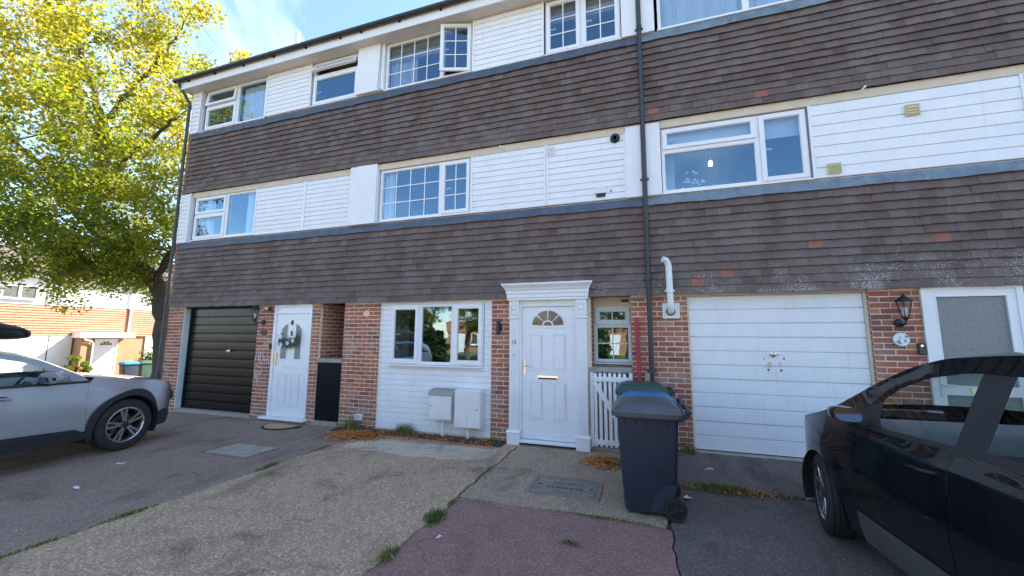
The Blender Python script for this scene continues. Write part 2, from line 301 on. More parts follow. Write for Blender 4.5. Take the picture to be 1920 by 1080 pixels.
# ------------------------------------------------------------------ geometry helpers
OFF = {}
def tag(o, label, cat, group=None):
    o['label'] = label; o['category'] = cat
    if group: o['group'] = group
    return o
def thing(name, label, cat, loc=(0, 0, 0), rz=0, group=None, local=False):
    o = bpy.data.objects.new(name, None); COL.objects.link(o); o.location = loc; o.rotation_euler = (0, 0, rz); o.empty_display_size = .1
    OFF[o] = Vector((0, 0, 0)) if local else Vector(loc)
    return tag(o, label, cat, group)
def link(name, me, parent=None, loc=None):
    o = bpy.data.objects.new(name, me); COL.objects.link(o)
    if parent is not None:
        o.parent = parent; OFF[o] = OFF[parent]
    else: OFF[o] = Vector(loc or (0, 0, 0))
    return o
class MB:
    def __init__(s): s.v = []; s.f = []; s.mi = []
    def add(s, vs, fs, mi=0):
        n = len(s.v); s.v += [tuple(v) for v in vs]
        for f in fs: s.f.append(tuple(i+n for i in f)); s.mi.append(mi)
        return s
    def box(s, x0, x1, y0, y1, z0, z1, mi=0):
        return s.add([(x0, y0, z0), (x1, y0, z0), (x1, y1, z0), (x0, y1, z0), (x0, y0, z1), (x1, y0, z1), (x1, y1, z1), (x0, y1, z1)],
                     [(0, 3, 2, 1), (4, 5, 6, 7), (0, 1, 5, 4), (1, 2, 6, 5), (2, 3, 7, 6), (3, 0, 4, 7)], mi)
    def prism(s, pts, axis, a, b, mi=0):
        n = len(pts); k = {'y': lambda p, t: (p[0], t, p[1]), 'x': lambda p, t: (t, p[0], p[1]), 'z': lambda p, t: (p[0], p[1], t)}[axis]
        return s.add([k(p, a) for p in pts] + [k(p, b) for p in pts],
                     [tuple(range(n))[::-1], tuple(range(n, 2*n))] + [(i, (i+1) % n, n+(i+1) % n, n+i) for i in range(n)], mi)
    def ring(s, x0, x1, z0, z1, w, y0, y1, mi=0):
        s.box(x0, x0+w, y0, y1, z0, z1, mi); s.box(x1-w, x1, y0, y1, z0, z1, mi)
        s.box(x0+w, x1-w, y0, y1, z0, z0+w, mi); return s.box(x0+w, x1-w, y0, y1, z1-w, z1, mi)
    def tube(s, pts, r, n=8, mi=0, cap=True):
        P = [Vector(p) for p in pts]; rs = r if isinstance(r, (list, tuple)) else [r]*len(P); vs = []; up = Vector((0, 0, 1))
        T0 = (P[1]-P[0]).normalized(); A = T0.cross(up if abs(T0.z) < .9 else Vector((1, 0, 0))).normalized()
        for i, p in enumerate(P):
            T = ((P[min(i+1, len(P)-1)]-P[max(i-1, 0)])).normalized()
            A = (A - T*A.dot(T)).normalized(); B = T.cross(A)
            for k in range(n):
                a = 2*PI*k/n; vs.append(p + rs[i]*(math.cos(a)*A + math.sin(a)*B))
        fs = [(i*n+k, i*n+(k+1) % n, (i+1)*n+(k+1) % n, (i+1)*n+k) for i in range(len(P)-1) for k in range(n)]
        if cap: fs += [tuple(range(n))[::-1], tuple(range((len(P)-1)*n, len(P)*n))]
        return s.add(vs, fs, mi)
    def lathe(s, prof, c=(0, 0, 0), axis='z', n=24, mi=0, closed=False, caps=True):
        vs = []
        for r, h in prof:
            for k in range(n):
                a = 2*PI*k/n; u, w = r*math.cos(a), r*math.sin(a)
                p = {'z': (u, w, h), 'y': (u, h, w), 'x': (h, u, w)}[axis]
                vs.append((p[0]+c[0], p[1]+c[1], p[2]+c[2]))
        m = len(prof); fs = []
        for i in range(m if closed else m-1):
            j = (i+1) % m
            for k in range(n): fs.append((i*n+k, i*n+(k+1) % n, j*n+(k+1) % n, j*n+k))
        if not closed and caps:
            if prof[0][0] > 1e-5: fs.append(tuple(range(n))[::-1])
            if prof[-1][0] > 1e-5: fs.append(tuple(range((m-1)*n, m*n)))
        return s.add(vs, fs, mi)
    def loft(s, rings, mi=0, cap=True):
        n = len(rings[0]); vs = [p for r in rings for p in r]
        fs = [(i*n+k, i*n+(k+1) % n, (i+1)*n+(k+1) % n, (i+1)*n+k) for i in range(len(rings)-1) for k in range(n)]
        if cap: fs += [tuple(range(n))[::-1], tuple(range((len(rings)-1)*n, len(rings)*n))]
        return s.add(vs, fs, mi)
    def sheet(s, rows, mi=0):
        n = len(rows[0]); return s.add([p for r in rows for p in r], [(i*n+k, i*n+k+1, (i+1)*n+k+1, (i+1)*n+k) for i in range(len(rows)-1) for k in range(n-1)], mi)
    def xform(s, fn): s.v = [tuple(fn(Vector(v))) for v in s.v]; return s
    def mesh(s, name, mats, off=Vector((0, 0, 0)), smooth=35, bevel=0, weld=True):
        me = bpy.data.meshes.new(name); bm = bmesh.new()
        V = [bm.verts.new(Vector(v)-off) for v in s.v]
        for f, mi in zip(s.f, s.mi):
            try: q = bm.faces.new([V[i] for i in f]); q.material_index = mi
            except ValueError: pass
        if weld: bmesh.ops.remove_doubles(bm, verts=bm.verts, dist=1e-5)
        if bevel: bmesh.ops.bevel(bm, geom=[e for e in bm.edges if e.is_manifold and e.calc_face_angle(0) > .6], offset=bevel, segments=2, profile=.6, affect='EDGES', clamp_overlap=True)
        bmesh.ops.recalc_face_normals(bm, faces=bm.faces)
        if smooth:
            lim = RAD(smooth)
            for f in bm.faces: f.smooth = True
            for e in bm.edges:
                if len(e.link_faces) == 2 and e.calc_face_angle(0) > lim: e.smooth = False
        bm.to_mesh(me); bm.free()
        for m in (mats if isinstance(mats, (list, tuple)) else [mats]): me.materials.append(MT[m] if isinstance(m, str) else m)
        return me
    def build(s, name, mats, parent=None, loc=None, **kw):
        off = OFF[parent] if parent is not None else Vector(loc or (0, 0, 0))
        o = link(name, s.mesh(name, mats, off, **kw), parent, loc)
        if parent is None and loc: o.location = loc
        return o
def text_mesh(body, size, depth):
    cu = bpy.data.curves.new('lettering', 'FONT'); cu.body = body; cu.size = size; cu.extrude = depth; cu.align_x = 'CENTER'; cu.align_y = 'CENTER'
    ob = bpy.data.objects.new('lettering_tmp', cu); COL.objects.link(ob)
    me = bpy.data.meshes.new_from_object(ob.evaluated_get(bpy.context.evaluated_depsgraph_get())); bpy.data.objects.remove(ob); return me
def copy_tree(o, parent=None):
    c = o.copy(); COL.objects.link(c); OFF[c] = OFF.get(o, Vector())
    if parent is not None: c.parent = parent
    for ch in list(o.children): copy_tree(ch, c)
    return c
def struct(o): o['kind'] = 'structure'; return o
def interp(tab, t):
    if t <= tab[0][0]: return tab[0][1]
    if t >= tab[-1][0]: return tab[-1][1]
    for i in range(len(tab)-1):
        if tab[i][0] <= t <= tab[i+1][0]:
            x0, y0 = tab[i]; x1, y1 = tab[i+1]; h = x1-x0
            def sl(j):
                if j == 0: return (tab[1][1]-tab[0][1])/(tab[1][0]-tab[0][0])
                if j == len(tab)-1: return (tab[-1][1]-tab[-2][1])/(tab[-1][0]-tab[-2][0])
                return (tab[j+1][1]-tab[j-1][1])/(tab[j+1][0]-tab[j-1][0])
            u = (t-x0)/h; m0, m1 = sl(i)*h, sl(i+1)*h
            return (2*u**3-3*u*u+1)*y0+(u**3-2*u*u+u)*m0+(-2*u**3+3*u*u)*y1+(u**3-u*u)*m1

# ------------------------------------------------------------------ pieces of the facade
def jitter_box(w, d, h, j, r):
    b = MB().box(0, w, 0, d, 0, h); b.v = [(x+r.uniform(-j, j), y+r.uniform(-j, j)*.6, z+r.uniform(-j, j)) for x, y, z in b.v]; return b
BRICKM = [jitter_box(1, .05, .061, .0022, rnd).mesh('brick', 'brick', smooth=0) for _ in range(5)]
for me in BRICKM:                      # x is scaled to each brick's length
    for v in me.vertices: v.co.x = round(v.co.x)
BR_BOX = [(0, 0, 0), (1, 0, 0)]
def bricks(part, x0, x1, z0, z1, y=0.0, axis='x', seed=0, face=-1):
    """stretcher-bond bricks proud of the mortar wall; axis y: the wall runs along y at x=y and faces +x or -x"""
    r = random.Random(seed*31+5); z = z0; row = 0
    while z + .04 < z1:
        h = min(.061, z1-z-.002); x = x0 - (.1125 if row % 2 else 0) + .002
        while x < x1 - .015:
            a = max(x, x0+.003); bnd = min(x+.211, x1-.003)
            if bnd - a > .028:
                o = link('brick', r.choice(BRICKM), part)
                dy = r.uniform(-.0025, .002)
                if axis == 'x': o.location = Vector((a, y-.004+dy, z)) - OFF[part]
                else:
                    if face < 0: o.location = Vector((y-.004+dy, bnd, z)) - OFF[part]; o.rotation_euler = (0, 0, -PI/2)
                    else: o.location = Vector((y+.004+dy, a, z)) - OFF[part]; o.rotation_euler = (0, 0, PI/2)
                o.scale = (bnd-a, 1, h/.061)
            x += .225
        z += .075; row += 1
TILE_W, TILE_L, TILE_T = .1645, .195, .012
def tile_mb(r, w=TILE_W):
    b = MB(); n = 3; rows = []
    ca = r.uniform(.001, .004)
    top = []; bot = []
    for i in range(n):
        u = i/(n-1)-.5; c = ca*(1-4*u*u); zb = r.uniform(-.0025, .0025)
        top.append([(u*w, -c, zb), (u*w, .050-c, TILE_L)]); bot.append([(u*w, TILE_T-c, zb), (u*w, .050+TILE_T-c, TILE_L)])
    vs = [p for q in top for p in q] + [p for q in bot for p in q]; m = 2*n; fs = []
    for i in range(n-1):
        a = 2*i; fs += [(a, a+2, a+3, a+1), (m+a, m+a+1, m+a+3, m+a+2), (a, m+a, m+a+2, a+2), (a+1, a+3, m+a+3, m+a+1)]
    fs += [(0, 1, m+1, m), (m-2, 2*m-2, 2*m-1, m-1)]
    return b.add(vs, fs)
TILEMB = [tile_mb(rnd) for _ in range(6)]
TILEM = [t.mesh('tile', 'tile', smooth=30) for t in TILEMB]
TILEM_RED = TILEMB[0].mesh('tile_red', 'tile_red', smooth=30)
def gen_tiles(x0, x1, z0, z1, courses, seed, reds=()):
    """list of (kind, x centre, z bottom, width factor, dy, rot) for one hung-tile field"""
    r = random.Random(seed); g = (z1-z0)/courses; out = []; pitch = .1675
    for c in range(courses):
        zb = z0 + c*g; kick = .035*max(0, 1-c/2.2)
        und = r.uniform(0, 6); x = x0 + (pitch*.5 if c % 2 else 0) - (pitch if c % 2 else 0)
        while x < x1 - .02:
            a = max(x, x0); b = min(x+pitch, x1)
            if b-a > .03:
                xc = (a+b)/2; red = False
                out.append((red, xc, zb+.0035*math.sin(xc*2.1+und)+r.uniform(-.0035, .0035), (b-a-.0012)/TILE_W, -.034-kick+r.uniform(-.003, .003), r.uniform(-.010, .010), r.randrange(6)))
            x += pitch
    for rx, rz in reds:
        k = min(range(len(out)), key=lambda i: abs(out[i][1]-rx)/pitch+abs(out[i][2]+g*.5-rz)/g); out[k] = (True,)+out[k][1:]
    return out
def hang_tiles(house, fields, y0=-.012, limit=300):
    """fields: list of (part, tile list). The 300 nearest tiles of the house are objects, the rest one joined part."""
    allt = [(part, t) for part, ts in fields for t in ts]
    allt.sort(key=lambda q: (not q[1][0], (Vector((q[1][1], y0, q[1][2]))-CAMP).length))
    for part, (red, xc, zb, ws, dy, rot, k) in allt[:limit]:
        o = link('tile', TILEM_RED if red else TILEM[k], part); o.location = Vector((xc, y0+dy, zb)) - OFF[part]; o.rotation_euler = (0, rot, 0); o.scale = (ws, 1, 1)
        if red: o['label'] = 'replacement terracotta tile'
    for part in {p for p, _ in fields}:
        mb = MB()
        for p, (red, xc, zb, ws, dy, rot, k) in allt[limit:]:
            if p is part:
                c, s = math.cos(rot), math.sin(rot)
                mb.add([(xc+x*ws*c+z*s, y0+dy+y, zb-x*ws*s+z*c) for x, y, z in TILEMB[k].v], TILEMB[k].f)
        if mb.v: mb.build('tiles', 'tile', part, smooth=30, weld=False)['kind'] = 'stuff'
def boards(house, x0, x1, z0, z1, y, pitch, name='cladding', mat='board', trim=True, seed=0):
    part = MB().box(x0, x1, y, y+.10, z0, z1).build(name, 'board', house); r = random.Random(seed+int(x0*100))
    n = max(1, round((z1-z0)/pitch)); p = (z1-z0)/n
    for i in range(n):
        za = z0+i*p; d = r.uniform(-.0015, .0015); e = r.uniform(-.002, .002)
        MB().prism([(y-.0005, za+.004), (y-.017+d, za+.003+e), (y-.015+d, za+p-.014+e), (y-.005, za+p-.002), (y-.0005, za+p-.002)], 'x', x0+.004, x1-.004).build('board', mat, part, smooth=0)
    if trim:
        for a in (x0-.012, x1-.022): MB().box(a, a+.034, y-.026, y-.0185, z0, z1).build('edge_trim', 'upvc', part, smooth=0)
    return part
def window(house, x0, x1, z0, z1, y, lights, fw=.04, sw=.042, mat='upvc', glass='glass', sill=.05, label=None):
    """lights: (x0, x1, z0, z1, opening, bars_x, bars_z, hinge, degrees)"""
    fr = MB()
    for L in lights: fr.ring(L[0], L[1], L[2], L[3], fw, y, y+.07)
    w = fr.build('window', mat, house, smooth=0)
    if label: w['label'] = label
    for L in lights:
        a, b, c, d = L[0]+fw, L[1]-fw, L[2]+fw, L[3]-fw; op = L[4]; hinge, deg = (L[7], L[8]) if len(L) > 7 else (None, 0)
        yp = y+.022
        def T(v, a=a, b=b, c=c, d=d, hinge=hinge, deg=deg):
            if not hinge: return v
            t = RAD(deg)
            if hinge == 'top':
                dy, dz = v.y-y, v.z-d; return Vector((v.x, y+dy*math.cos(t)+dz*math.sin(t), d+dz*math.cos(t)-dy*math.sin(t)))
            dx, dy = v.x-b, v.y-y; return Vector((b+dx*math.cos(t)+dy*-math.sin(t), y+dx*math.sin(t)+dy*math.cos(t), v.z))
        if op:
            o = .018; s = MB().ring(a-o, b+o, c-o, d+o, sw+o, y-.024, y-.003); s.ring(a+.004, b-.004, c+.004, d-.004, sw-.004, y-.003, y+.04)
            s.xform(T).build('sash', mat, w, smooth=0, weld=False)
            a, b, c, d = a+sw, b-sw, c+sw, d-sw; yp = y+.006
        bead = MB().ring(a-.001, b+.001, c-.001, d+.001, .010, yp-.008, yp-.001).xform(T).build('glazing_bead', mat, w, smooth=0, weld=False)
        MB().box(a, b, yp, yp+.006, c, d).xform(T).build('pane', glass, w, smooth=0)
        nx, nz = L[5], L[6]
        for i in range(1, nx):
            xx = a+(b-a)*i/nx; MB().box(xx-.009, xx+.009, yp-.0075, yp-.001, c+.01, d-.01).xform(T).build('glazing_bar', mat, w, smooth=0)
        for i in range(1, nz):
            zz = c+(d-c)*i/nz; MB().box(a+.01, b-.01, yp-.006, yp-.001, zz-.009, zz+.009).xform(T).build('glazing_bar', mat, w, smooth=0)
        if op:
            hb = MB(); hx = a-sw*.5 if hinge != 'top' else (a+b)/2
            hz = (c+d)/2
            hb.box(a-.02, a+.10, yp+.034, yp+.05, hz-.012, hz+.012); hb.xform(T).build('handle', mat, w, smooth=0)
    if sill: MB().prism([(y+.05, z0-.002), (y-sill, z0-.012), (y-sill, z0-.032), (y+.05, z0-.032)], 'x', x0-.015, x1+.015).build('sill', mat, w, smooth=0)
    return w
def wavy(x0, x1, z0, z1, y, amp=.02, wl=.09, n=None, flare=0):
    n = n or max(8, int((x1-x0)/wl*6)); rows = []
    for j in range(5):
        t = j/4; rows.append([(x0+(x1-x0)*i/n, y+amp*math.sin(2*PI*(x0+(x1-x0)*i/n)/wl+1.3*math.sin(i*.7))*(1-.25*t), z0+(z1-z0)*t) for i in range(n+1)])
    return MB().sheet(rows)

# ------------------------------------------------------------------ the three houses of the row
Z_G, Z_F1, Z_W1, Z_W1T, Z_T2, Z_F2, Z_W2, Z_E = 2.36, 3.75, 3.90, 5.0, 5.115, 6.53, 6.70, 7.78
def shell(h, x0, x1, gable=False, room='room'):
    s = MB()
    a = x0 if gable else x0+.03
    s.box(a+.01, x1-.03, 3.3, 3.45, 0, Z_E)                                   # back of the front rooms
    for z0, z1 in ((-.25, .045), (2.52, 2.75), (5.22, 5.5), (7.86, 8.0)): s.box(a+.01, x1-.03, .22, 3.3, z0, z1)
    s.box(x1-.03, x1+.03, .22, 3.3, 0, 8.0)
    s.build('inner_wall', room, h, smooth=0)
    MB().box(a+.003, x1, 3.46, 8.6, -.25, 8.05).build('rear_wing', 'orangebrick', h, smooth=0)
    b = MB(); b.box(x0+(.09 if gable else 0), x1, 0, .2, Z_G, Z_W1-.002); b.box(x0+(.09 if gable else 0), x1, 0, .2, Z_T2, Z_W2-.002)
    b.build('band_wall', 'mortar', h, smooth=0)
def eaves(h, x0, x1, left_end=False):
    s = MB(); s.box(x0-(.06 if left_end else 0), x1, -.26, .1, Z_E, Z_E+.018).build('soffit', 'soffit', h, smooth=0)
    xl = x0-(.08 if left_end else 0)
    MB().box(xl, x1, -.285, -.262, Z_E-.018, 7.955).build('fascia_board', 'paint', h, smooth=0)
    g = MB(); n = 9; out = []; c = (-.345, 7.985); r = .058
    prof = [(c[0]+r*math.cos(PI+PI*i/n), c[1]+r*math.sin(PI+PI*i/n)*1.05) for i in range(n+1)] + [(c[0]+(r-.006)*math.cos(2*PI-PI*i/n), c[1]+(r-.006)*math.sin(2*PI-PI*i/n)*1.05) for i in range(n+1)]
    gx = xl-(.10 if left_end else -.001)
    g.prism(prof, 'x', gx, x1-.001); G = g.build('gutter', 'gutter', h)
    if left_end:
        MB().prism([(c[0]+r*1.06*math.cos(PI+PI*i/n), c[1]+r*1.1*math.sin(PI+PI*i/n)) for i in range(n+1)], 'x', gx-.012, gx).build('end_cap', 'gutter', G)
    x = x0+.25
    while x < x1:
        MB().prism([(c[0]+.066*math.cos(PI+PI*i/n), c[1]+.068*math.sin(PI+PI*i/n)) for i in range(n+1)] + [(-.284, 7.985), (-.284, 7.90)], 'x', x-.016, x+.016).build('gutter_bracket', 'gutter', G)
        x += .92
    rf = MB(); rf.prism([(-.345, 8.02), (4.4, 9.78), (9.1, 8.02), (9.1, 7.97), (4.4, 9.70), (-.345, 7.965)], 'x', xl-.02, x1-.002).build('roof', 'roof', h, smooth=0)
def flashing(h, x0, x1, z0, z1, mat, seed):
    r = random.Random(seed); rows = [[], [], [], []]; n = int((x1-x0)/.09)
    for i in range(n+1):
        x = x0+(x1-x0)*i/n; w = .006*math.sin(x*5+seed)+r.uniform(-.004, .004)
        rows[0].append((x, .03, z1)); rows[1].append((x, -.012+r.uniform(-.003, .003), z1-.012)); rows[2].append((x, -.045+r.uniform(-.004, .004), (z0+z1)/2-.01)); rows[3].append((x, -.058+r.uniform(-.005, .005), z0-.012+w))
    MB().sheet(rows).build('flashing', mat, h)
def fin(h, x0, x1, z0, z1, y=-.075):
    MB().box(x0, x1, y, .1, z0, z1).build('party_wall_panel', 'paint', h, smooth=0, bevel=.004)
def header(h, x0, x1, z0=Z_W1T, z1=Z_T2, mat='cream'):
    MB().prism([(.1, z0), (-.012, z0), (-.034, z1-.004), (.1, z1-.004)], 'x', x0, x1).build('head_trim', mat, h, smooth=0)

# ---- house with the black garage door, at the end of the row
H15 = thing('terraced_house', 'end terraced house with black ribbed garage door and wreath on its white door', 'house', (-8.1, 4, 0), group='houses of the tile-hung row')
X0, X1 = -10.67, -5.54
shell(H15, X0, X1, True); eaves(H15, X0, X1, True)
MB().box(X0, X0+.10, .012, 3.46, -.3, 8.02).build('gable_wall', 'mortar', H15, smooth=0)
w = MB(); w.box(X0+.101, -10.12, 0, .2, -.1, Z_G); w.box(-7.80, -7.34, 0, .2, -.1, Z_G); w.box(-6.33, -6.13, 0, .95, -.1, Z_G); w.box(-10.12, -7.80, .17, .21, 2.30, Z_G)
w.box(-6.13, -5.56, .95, 1.05, -.1, Z_G); w.box(-7.34, -6.33, .08, .2, 2.33, Z_G)
W15 = w.build('wall', 'mortar', H15, smooth=0)
bricks(W15, X0, -10.12, .0, Z_G, 0, seed=1); bricks(W15, -7.80, -7.34, 0, Z_G, 0, seed=2); bricks(W15, -6.33, -6.13, 0, Z_G, 0, seed=3)
bricks(W15, -6.13, -5.56, 1.26, Z_G, .95, seed=4); bricks(W15, .05, .93, 1.26, Z_G, -6.13, 'y', seed=5, face=1)
# thin return of gable brickwork beside the hung tiles
r_ = MB(); zz = Z_G
k = 0
while zz < Z_E-.05:
    e = .1 if k % 2 else .085
    r_.box(X0+rnd.uniform(-.003, .003), X0+e, -.008+rnd.uniform(-.003, .003), .05, zz, zz+.065); zz += .075; k += 1
q = r_.build('gable_brick_edge', 'brick', W15, smooth=0, weld=False); q['kind'] = 'stuff'
MB().box(-10.118, -10.10, .0, .165, .0, Z_G-.03).build('painted_reveal', 'paintbrick', H15, smooth=0)
MB().box(-10.10, -7.80, -.02, .165, -.02, .05).build('garage_threshold', 'concrete', H15, smooth=0, bevel=.006)
MB().box(-10.098, -7.80, .03, .165, 2.315, 2.355).build('garage_lintel', 'blackdoor', H15, smooth=0)
# ribbed up-and-over door: one rounded rib per panel
gd = MB().box(-10.098, -7.802, .155, .165, .055, 2.312).build('garage_door', 'blackgar', H15, smooth=0)
n = 12; p = (2.305-.06)/n
for i in range(n):
    za = .06+i*p; prof = [(.154, za+.003)]
    for j in range(9):
        t = j/8; prof.append((.150-.016*min(1, 9*math.sin(PI*t))-.0015*math.sin(PI*t), za+.006+(p-.012)*(t if j in (0, 8) else .04+.92*(j-1)/6)))
    prof.append((.154, za+p-.003))
    MB().prism(prof, 'x', -10.03, -7.86).build('garage_panel', 'blackgar', gd, smooth=50)
for a, b in ((-10.09, -10.032), (-7.858, -7.81)): MB().box(a, b, .118, .1535, .06, 2.30).build('garage_door_frame', 'blackgar', gd, smooth=0)
hm = MB(); hm.lathe([(.028, .112), (.028, .118), (.012, .105), (.012, .088)], (-8.72, 0, 1.36), 'y', 14); hm.box(-8.775, -8.665, .078, .090, 1.352, 1.368); hm.build('handle', 'chrome', gd)
# front door with two arched lights
fr = MB(); fr.ring(-7.335, -6.335, .085, 2.355, .06, -.02, .06); fr.box(-7.275, -6.395, -.015, .06, 2.155, 2.20); fr.box(-7.275, -6.395, .01, .04, 2.20, 2.295)
D15 = fr.build('front_door', 'upvc', H15, smooth=0)
lf = MB().box(-7.272, -6.398, .006, .05, .147, 2.153).build('door_leaf', 'upvc', D15, smooth=0)
def raised(parent, x0, x1, z0, z1, y, w=.018, d=.008, mat='upvc'):
    MB().ring(x0, x1, z0, z1, w, y-d, y-.0005).box(x0+w+.01, x1-w-.01, y-d*.7, y-.0005, z0+w+.01, z1-w-.01).build('door_panel', mat, parent, smooth=0, bevel=.002)
raised(D15, -7.12, -6.89, .30, .93, .006); raised(D15, -6.78, -6.55, .30, .93, .006)
def arched(x0, x1, z0, z1, rise, flip):
    pts = [(x0, z0), (x1, z0)]; n = 8
    for i in range(n+1):
        t = i/n; pts.append((x1+(x0-x1)*t, z1+rise*(math.sin(t*PI/2) if flip else math.cos(t*PI/2))))
    return pts
for fx, a, b in ((True, -7.10, -6.955), (False, -6.73, -6.585)):
    fl = fx is False
    MB().prism(arched(a-.02, b+.02, 1.20, 1.86, .12, fl), 'y', -.004, .0055).build('light_surround', 'upvc', D15, smooth=20)
    MB().prism(arched(a, b, 1.23, 1.835, .10, fl), 'y', -.009, -.0045).build('leaded_light', 'frost', D15, smooth=20)
MB().ring(-7.0, -6.68, 1.06, 1.125, .012, -.008, .0055).box(-6.985, -6.695, -.004, .0055, 1.073, 1.112).build('letter_plate', 'upvc', D15, smooth=0)
MB().box(-7.245, -7.212, -.012, .0055, 1.10, 1.36).tube([(-7.228, -.012, 1.30), (-7.228, -.05, 1.30), (-7.12, -.052, 1.295)], .009, 8).build('handle', 'gold', D15)
MB().lathe([(.0, -.03), (.018, -.026), (.02, -.0), (.02, .005)], (-6.845, 0, 1.97), 'y', 12).box(-6.858, -6.832, -.016, .004, 1.92, 2.02).build('knocker', 'dkmetal', D15)
MB().box(-6.862, -6.828, -.014, .004, 1.70, 1.80).build('spyhole_ornament', 'dkmetal', D15, bevel=.01)
MB().prism([(.06, .082), (-.12, .070), (-.12, .035), (.06, .035)], 'x', -7.45, -6.28).build('door_sill', 'upvc', D15, smooth=0, bevel=.004)
MB().box(-7.34, -6.33, -.06, .2, -.1, .034).build('door_step', 'concrete', H15, smooth=0)
# bin-store niche closed by a black board
MB().box(-6.128, -5.54, .005, .06, .075, 1.175).build('store_door', 'blackdoor', H15, smooth=0, bevel=.004)
MB().box(-6.15, -5.535, -.03, .95, 1.18, 1.255).build('store_ledge', 'concrete', H15, smooth=0, bevel=.008)
MB().box(-6.128, -5.54, -.06, .2, -.1, .07).build('store_step', 'concrete', H15, smooth=0, bevel=.01)
# bands
f1 = MB().box(X0+.10, X1, -.004, -.001, Z_G+.02, Z_F1).build('tile_hanging', 'blackdoor', H15, smooth=0); f2 = MB().box(X0+.10, X1, -.004, -.001, Z_T2+.02, Z_F2).build('tile_hanging', 'blackdoor', H15, smooth=0)
hang_tiles(H15, [(f1, gen_tiles(X0+.10, X1, Z_G-.02, Z_F1-.01, 12, 11)), (f2, gen_tiles(X0+.10, X1, Z_T2, Z_F2-.01, 12, 12))])
flashing(H15, X0+.10, X1, Z_F1, Z_W1, 'lead', 1); flashing(H15, X0+.10, X1, Z_F2, Z_W2, 'lead', 2)
boards(H15, -10.56, -10.25, Z_W1-.01, Z_T2-.01, -.045, .105); boards(H15, -10.56, -10.27, Z_W2-.02, Z_E-.002, -.045, .105)
header(H15, -10.24, -5.545)
boards(H15, -8.155, -6.775, 3.915, 4.995, .0, .1); boards(H15, -6.75, -5.56, 3.915, 4.995, .0, .1)
boards(H15, -8.13, -6.83, 6.735, Z_E-.004, .0, .1)
MB().box(-10.25, -10.17, .05, .1, Z_W1, Z_E).box(-8.19, -8.168, .05, .1, Z_W1, 5.0).box(-8.19, -8.143, .05, .1, Z_W2, Z_E).box(-6.818, -6.785, .05, .1, Z_W2, Z_E).build('reveal', 'blackdoor', H15, smooth=0)
window(H15, -10.165, -8.19, 3.955, 5.0, .02, [(-10.165, -9.12, 4.56, 5.0, 1, 1, 1), (-10.165, -9.12, 3.955, 4.56, 1, 1, 1), (-9.12, -8.19, 3.955, 5.0, 0, 1, 1)])
window(H15, -10.165, -8.19, 6.735, 7.765, .02, [(-10.165, -9.12, 7.34, 7.765, 1, 1, 1, 'top', 7), (-10.165, -9.12, 6.735, 7.34, 1, 1, 1), (-9.12, -8.19, 6.735, 7.765, 0, 1, 1)])
window(H15, -6.785, -5.56, 6.745, 7.765, .02, [(-6.785, -5.56, 7.43, 7.765, 1, 1, 1, 'top', 30), (-6.785, -5.56, 6.745, 7.43, 1, 1, 1)])
wavy(-9.02, -8.2, 6.75, 7.7, .14, .02, .10).build('curtain', 'curtain', H15); wavy(-10.1, -9.7, 3.97, 5.0, .14, .03, .12).build('curtain', 'curtain', H15)
wavy(-8.62, -8.2, 3.97, 5.0, .14, .03, .12).build('curtain', 'curtain', H15)
MB().box(-8.35, -8.05, -.14, -.02, 7.776, 7.7795).build('soffit_vent', 'cream', H15, smooth=0)
MB().tube([(-6.76, .03, 5.055), (-6.80, -.14, 5.03)], .014, 8).build('overflow_pipe', 'white', H15)
MB().tube([(-8.52, 1.0, 8.4), (-8.52, 1.0, 9.80)], .055, 12).build('vent_pipe', 'white', H15)
def downpipe(h, x, y, z0, z1, mat, joints, swan=True):
    pts = [(x, y, z0), (x, y, z1)]
    if swan: pts = [(x, y, z0), (x, y, 7.50), (x, y-.03, 7.58), (x+.01, -.30, 7.84), (x+.01, -.345, 7.95)]
    d = MB().tube(pts, .034, 12).build('downpipe', mat, h)
    for zj in joints:
        MB().lathe([(.036, 0), (.042, .004), (.042, .075), (.036, .08)], (x, y, zj), 'z', 14).box(x-.065, x+.065, y+.028, y+.05, zj+.02, zj+.05).build('pipe_collar', mat, d)
    return d
downpipe(H15, -10.735, -.03, .02, 7.9, 'pipeg', (.75, 2.5, 4.3, 6.2))

# ---- middle house
H13 = thing('terraced_house', 'middle terraced house with white columned door surround and Georgian-barred windows', 'house', (-2.6, 4, 0), group='houses of the tile-hung row')
X0, X1 = -5.54, .12
shell(H13, X0, X1); eaves(H13, X0, X1)
w = MB(); w.box(X0+.003, -4.70, 0, 1.0, -.1, Z_G); w.box(-2.44, -2.08, 0, .2, -.1, Z_G); w.box(-.15, .12, 0, .9, -.1, Z_G); w.box(-.82, -.76, .02, .9, -.1, Z_G)
w.box(-.76, -.15, .36, .46, -.1, 1.30); w.box(-4.70, -2.44, .05, .2, -.1, .035)
W13 = w.build('wall', 'mortar', H13, smooth=0)
bricks(W13, X0, -4.70, 0, Z_G, 0, seed=7); bricks(W13, -2.44, -2.09, 0, Z_G, 0, seed=8); bricks(W13, -.15, .118, 0, Z_G, 0, seed=9); bricks(W13, .03, .34, 1.24, Z_G, -.76, 'y', seed=10, face=1)
MB().lathe([(.055, -.014), (.065, -.006), (.07, .0)], (-5.02, 0, 2.13), 'y', 14).build('mortar_patch', 'mortar', W13)
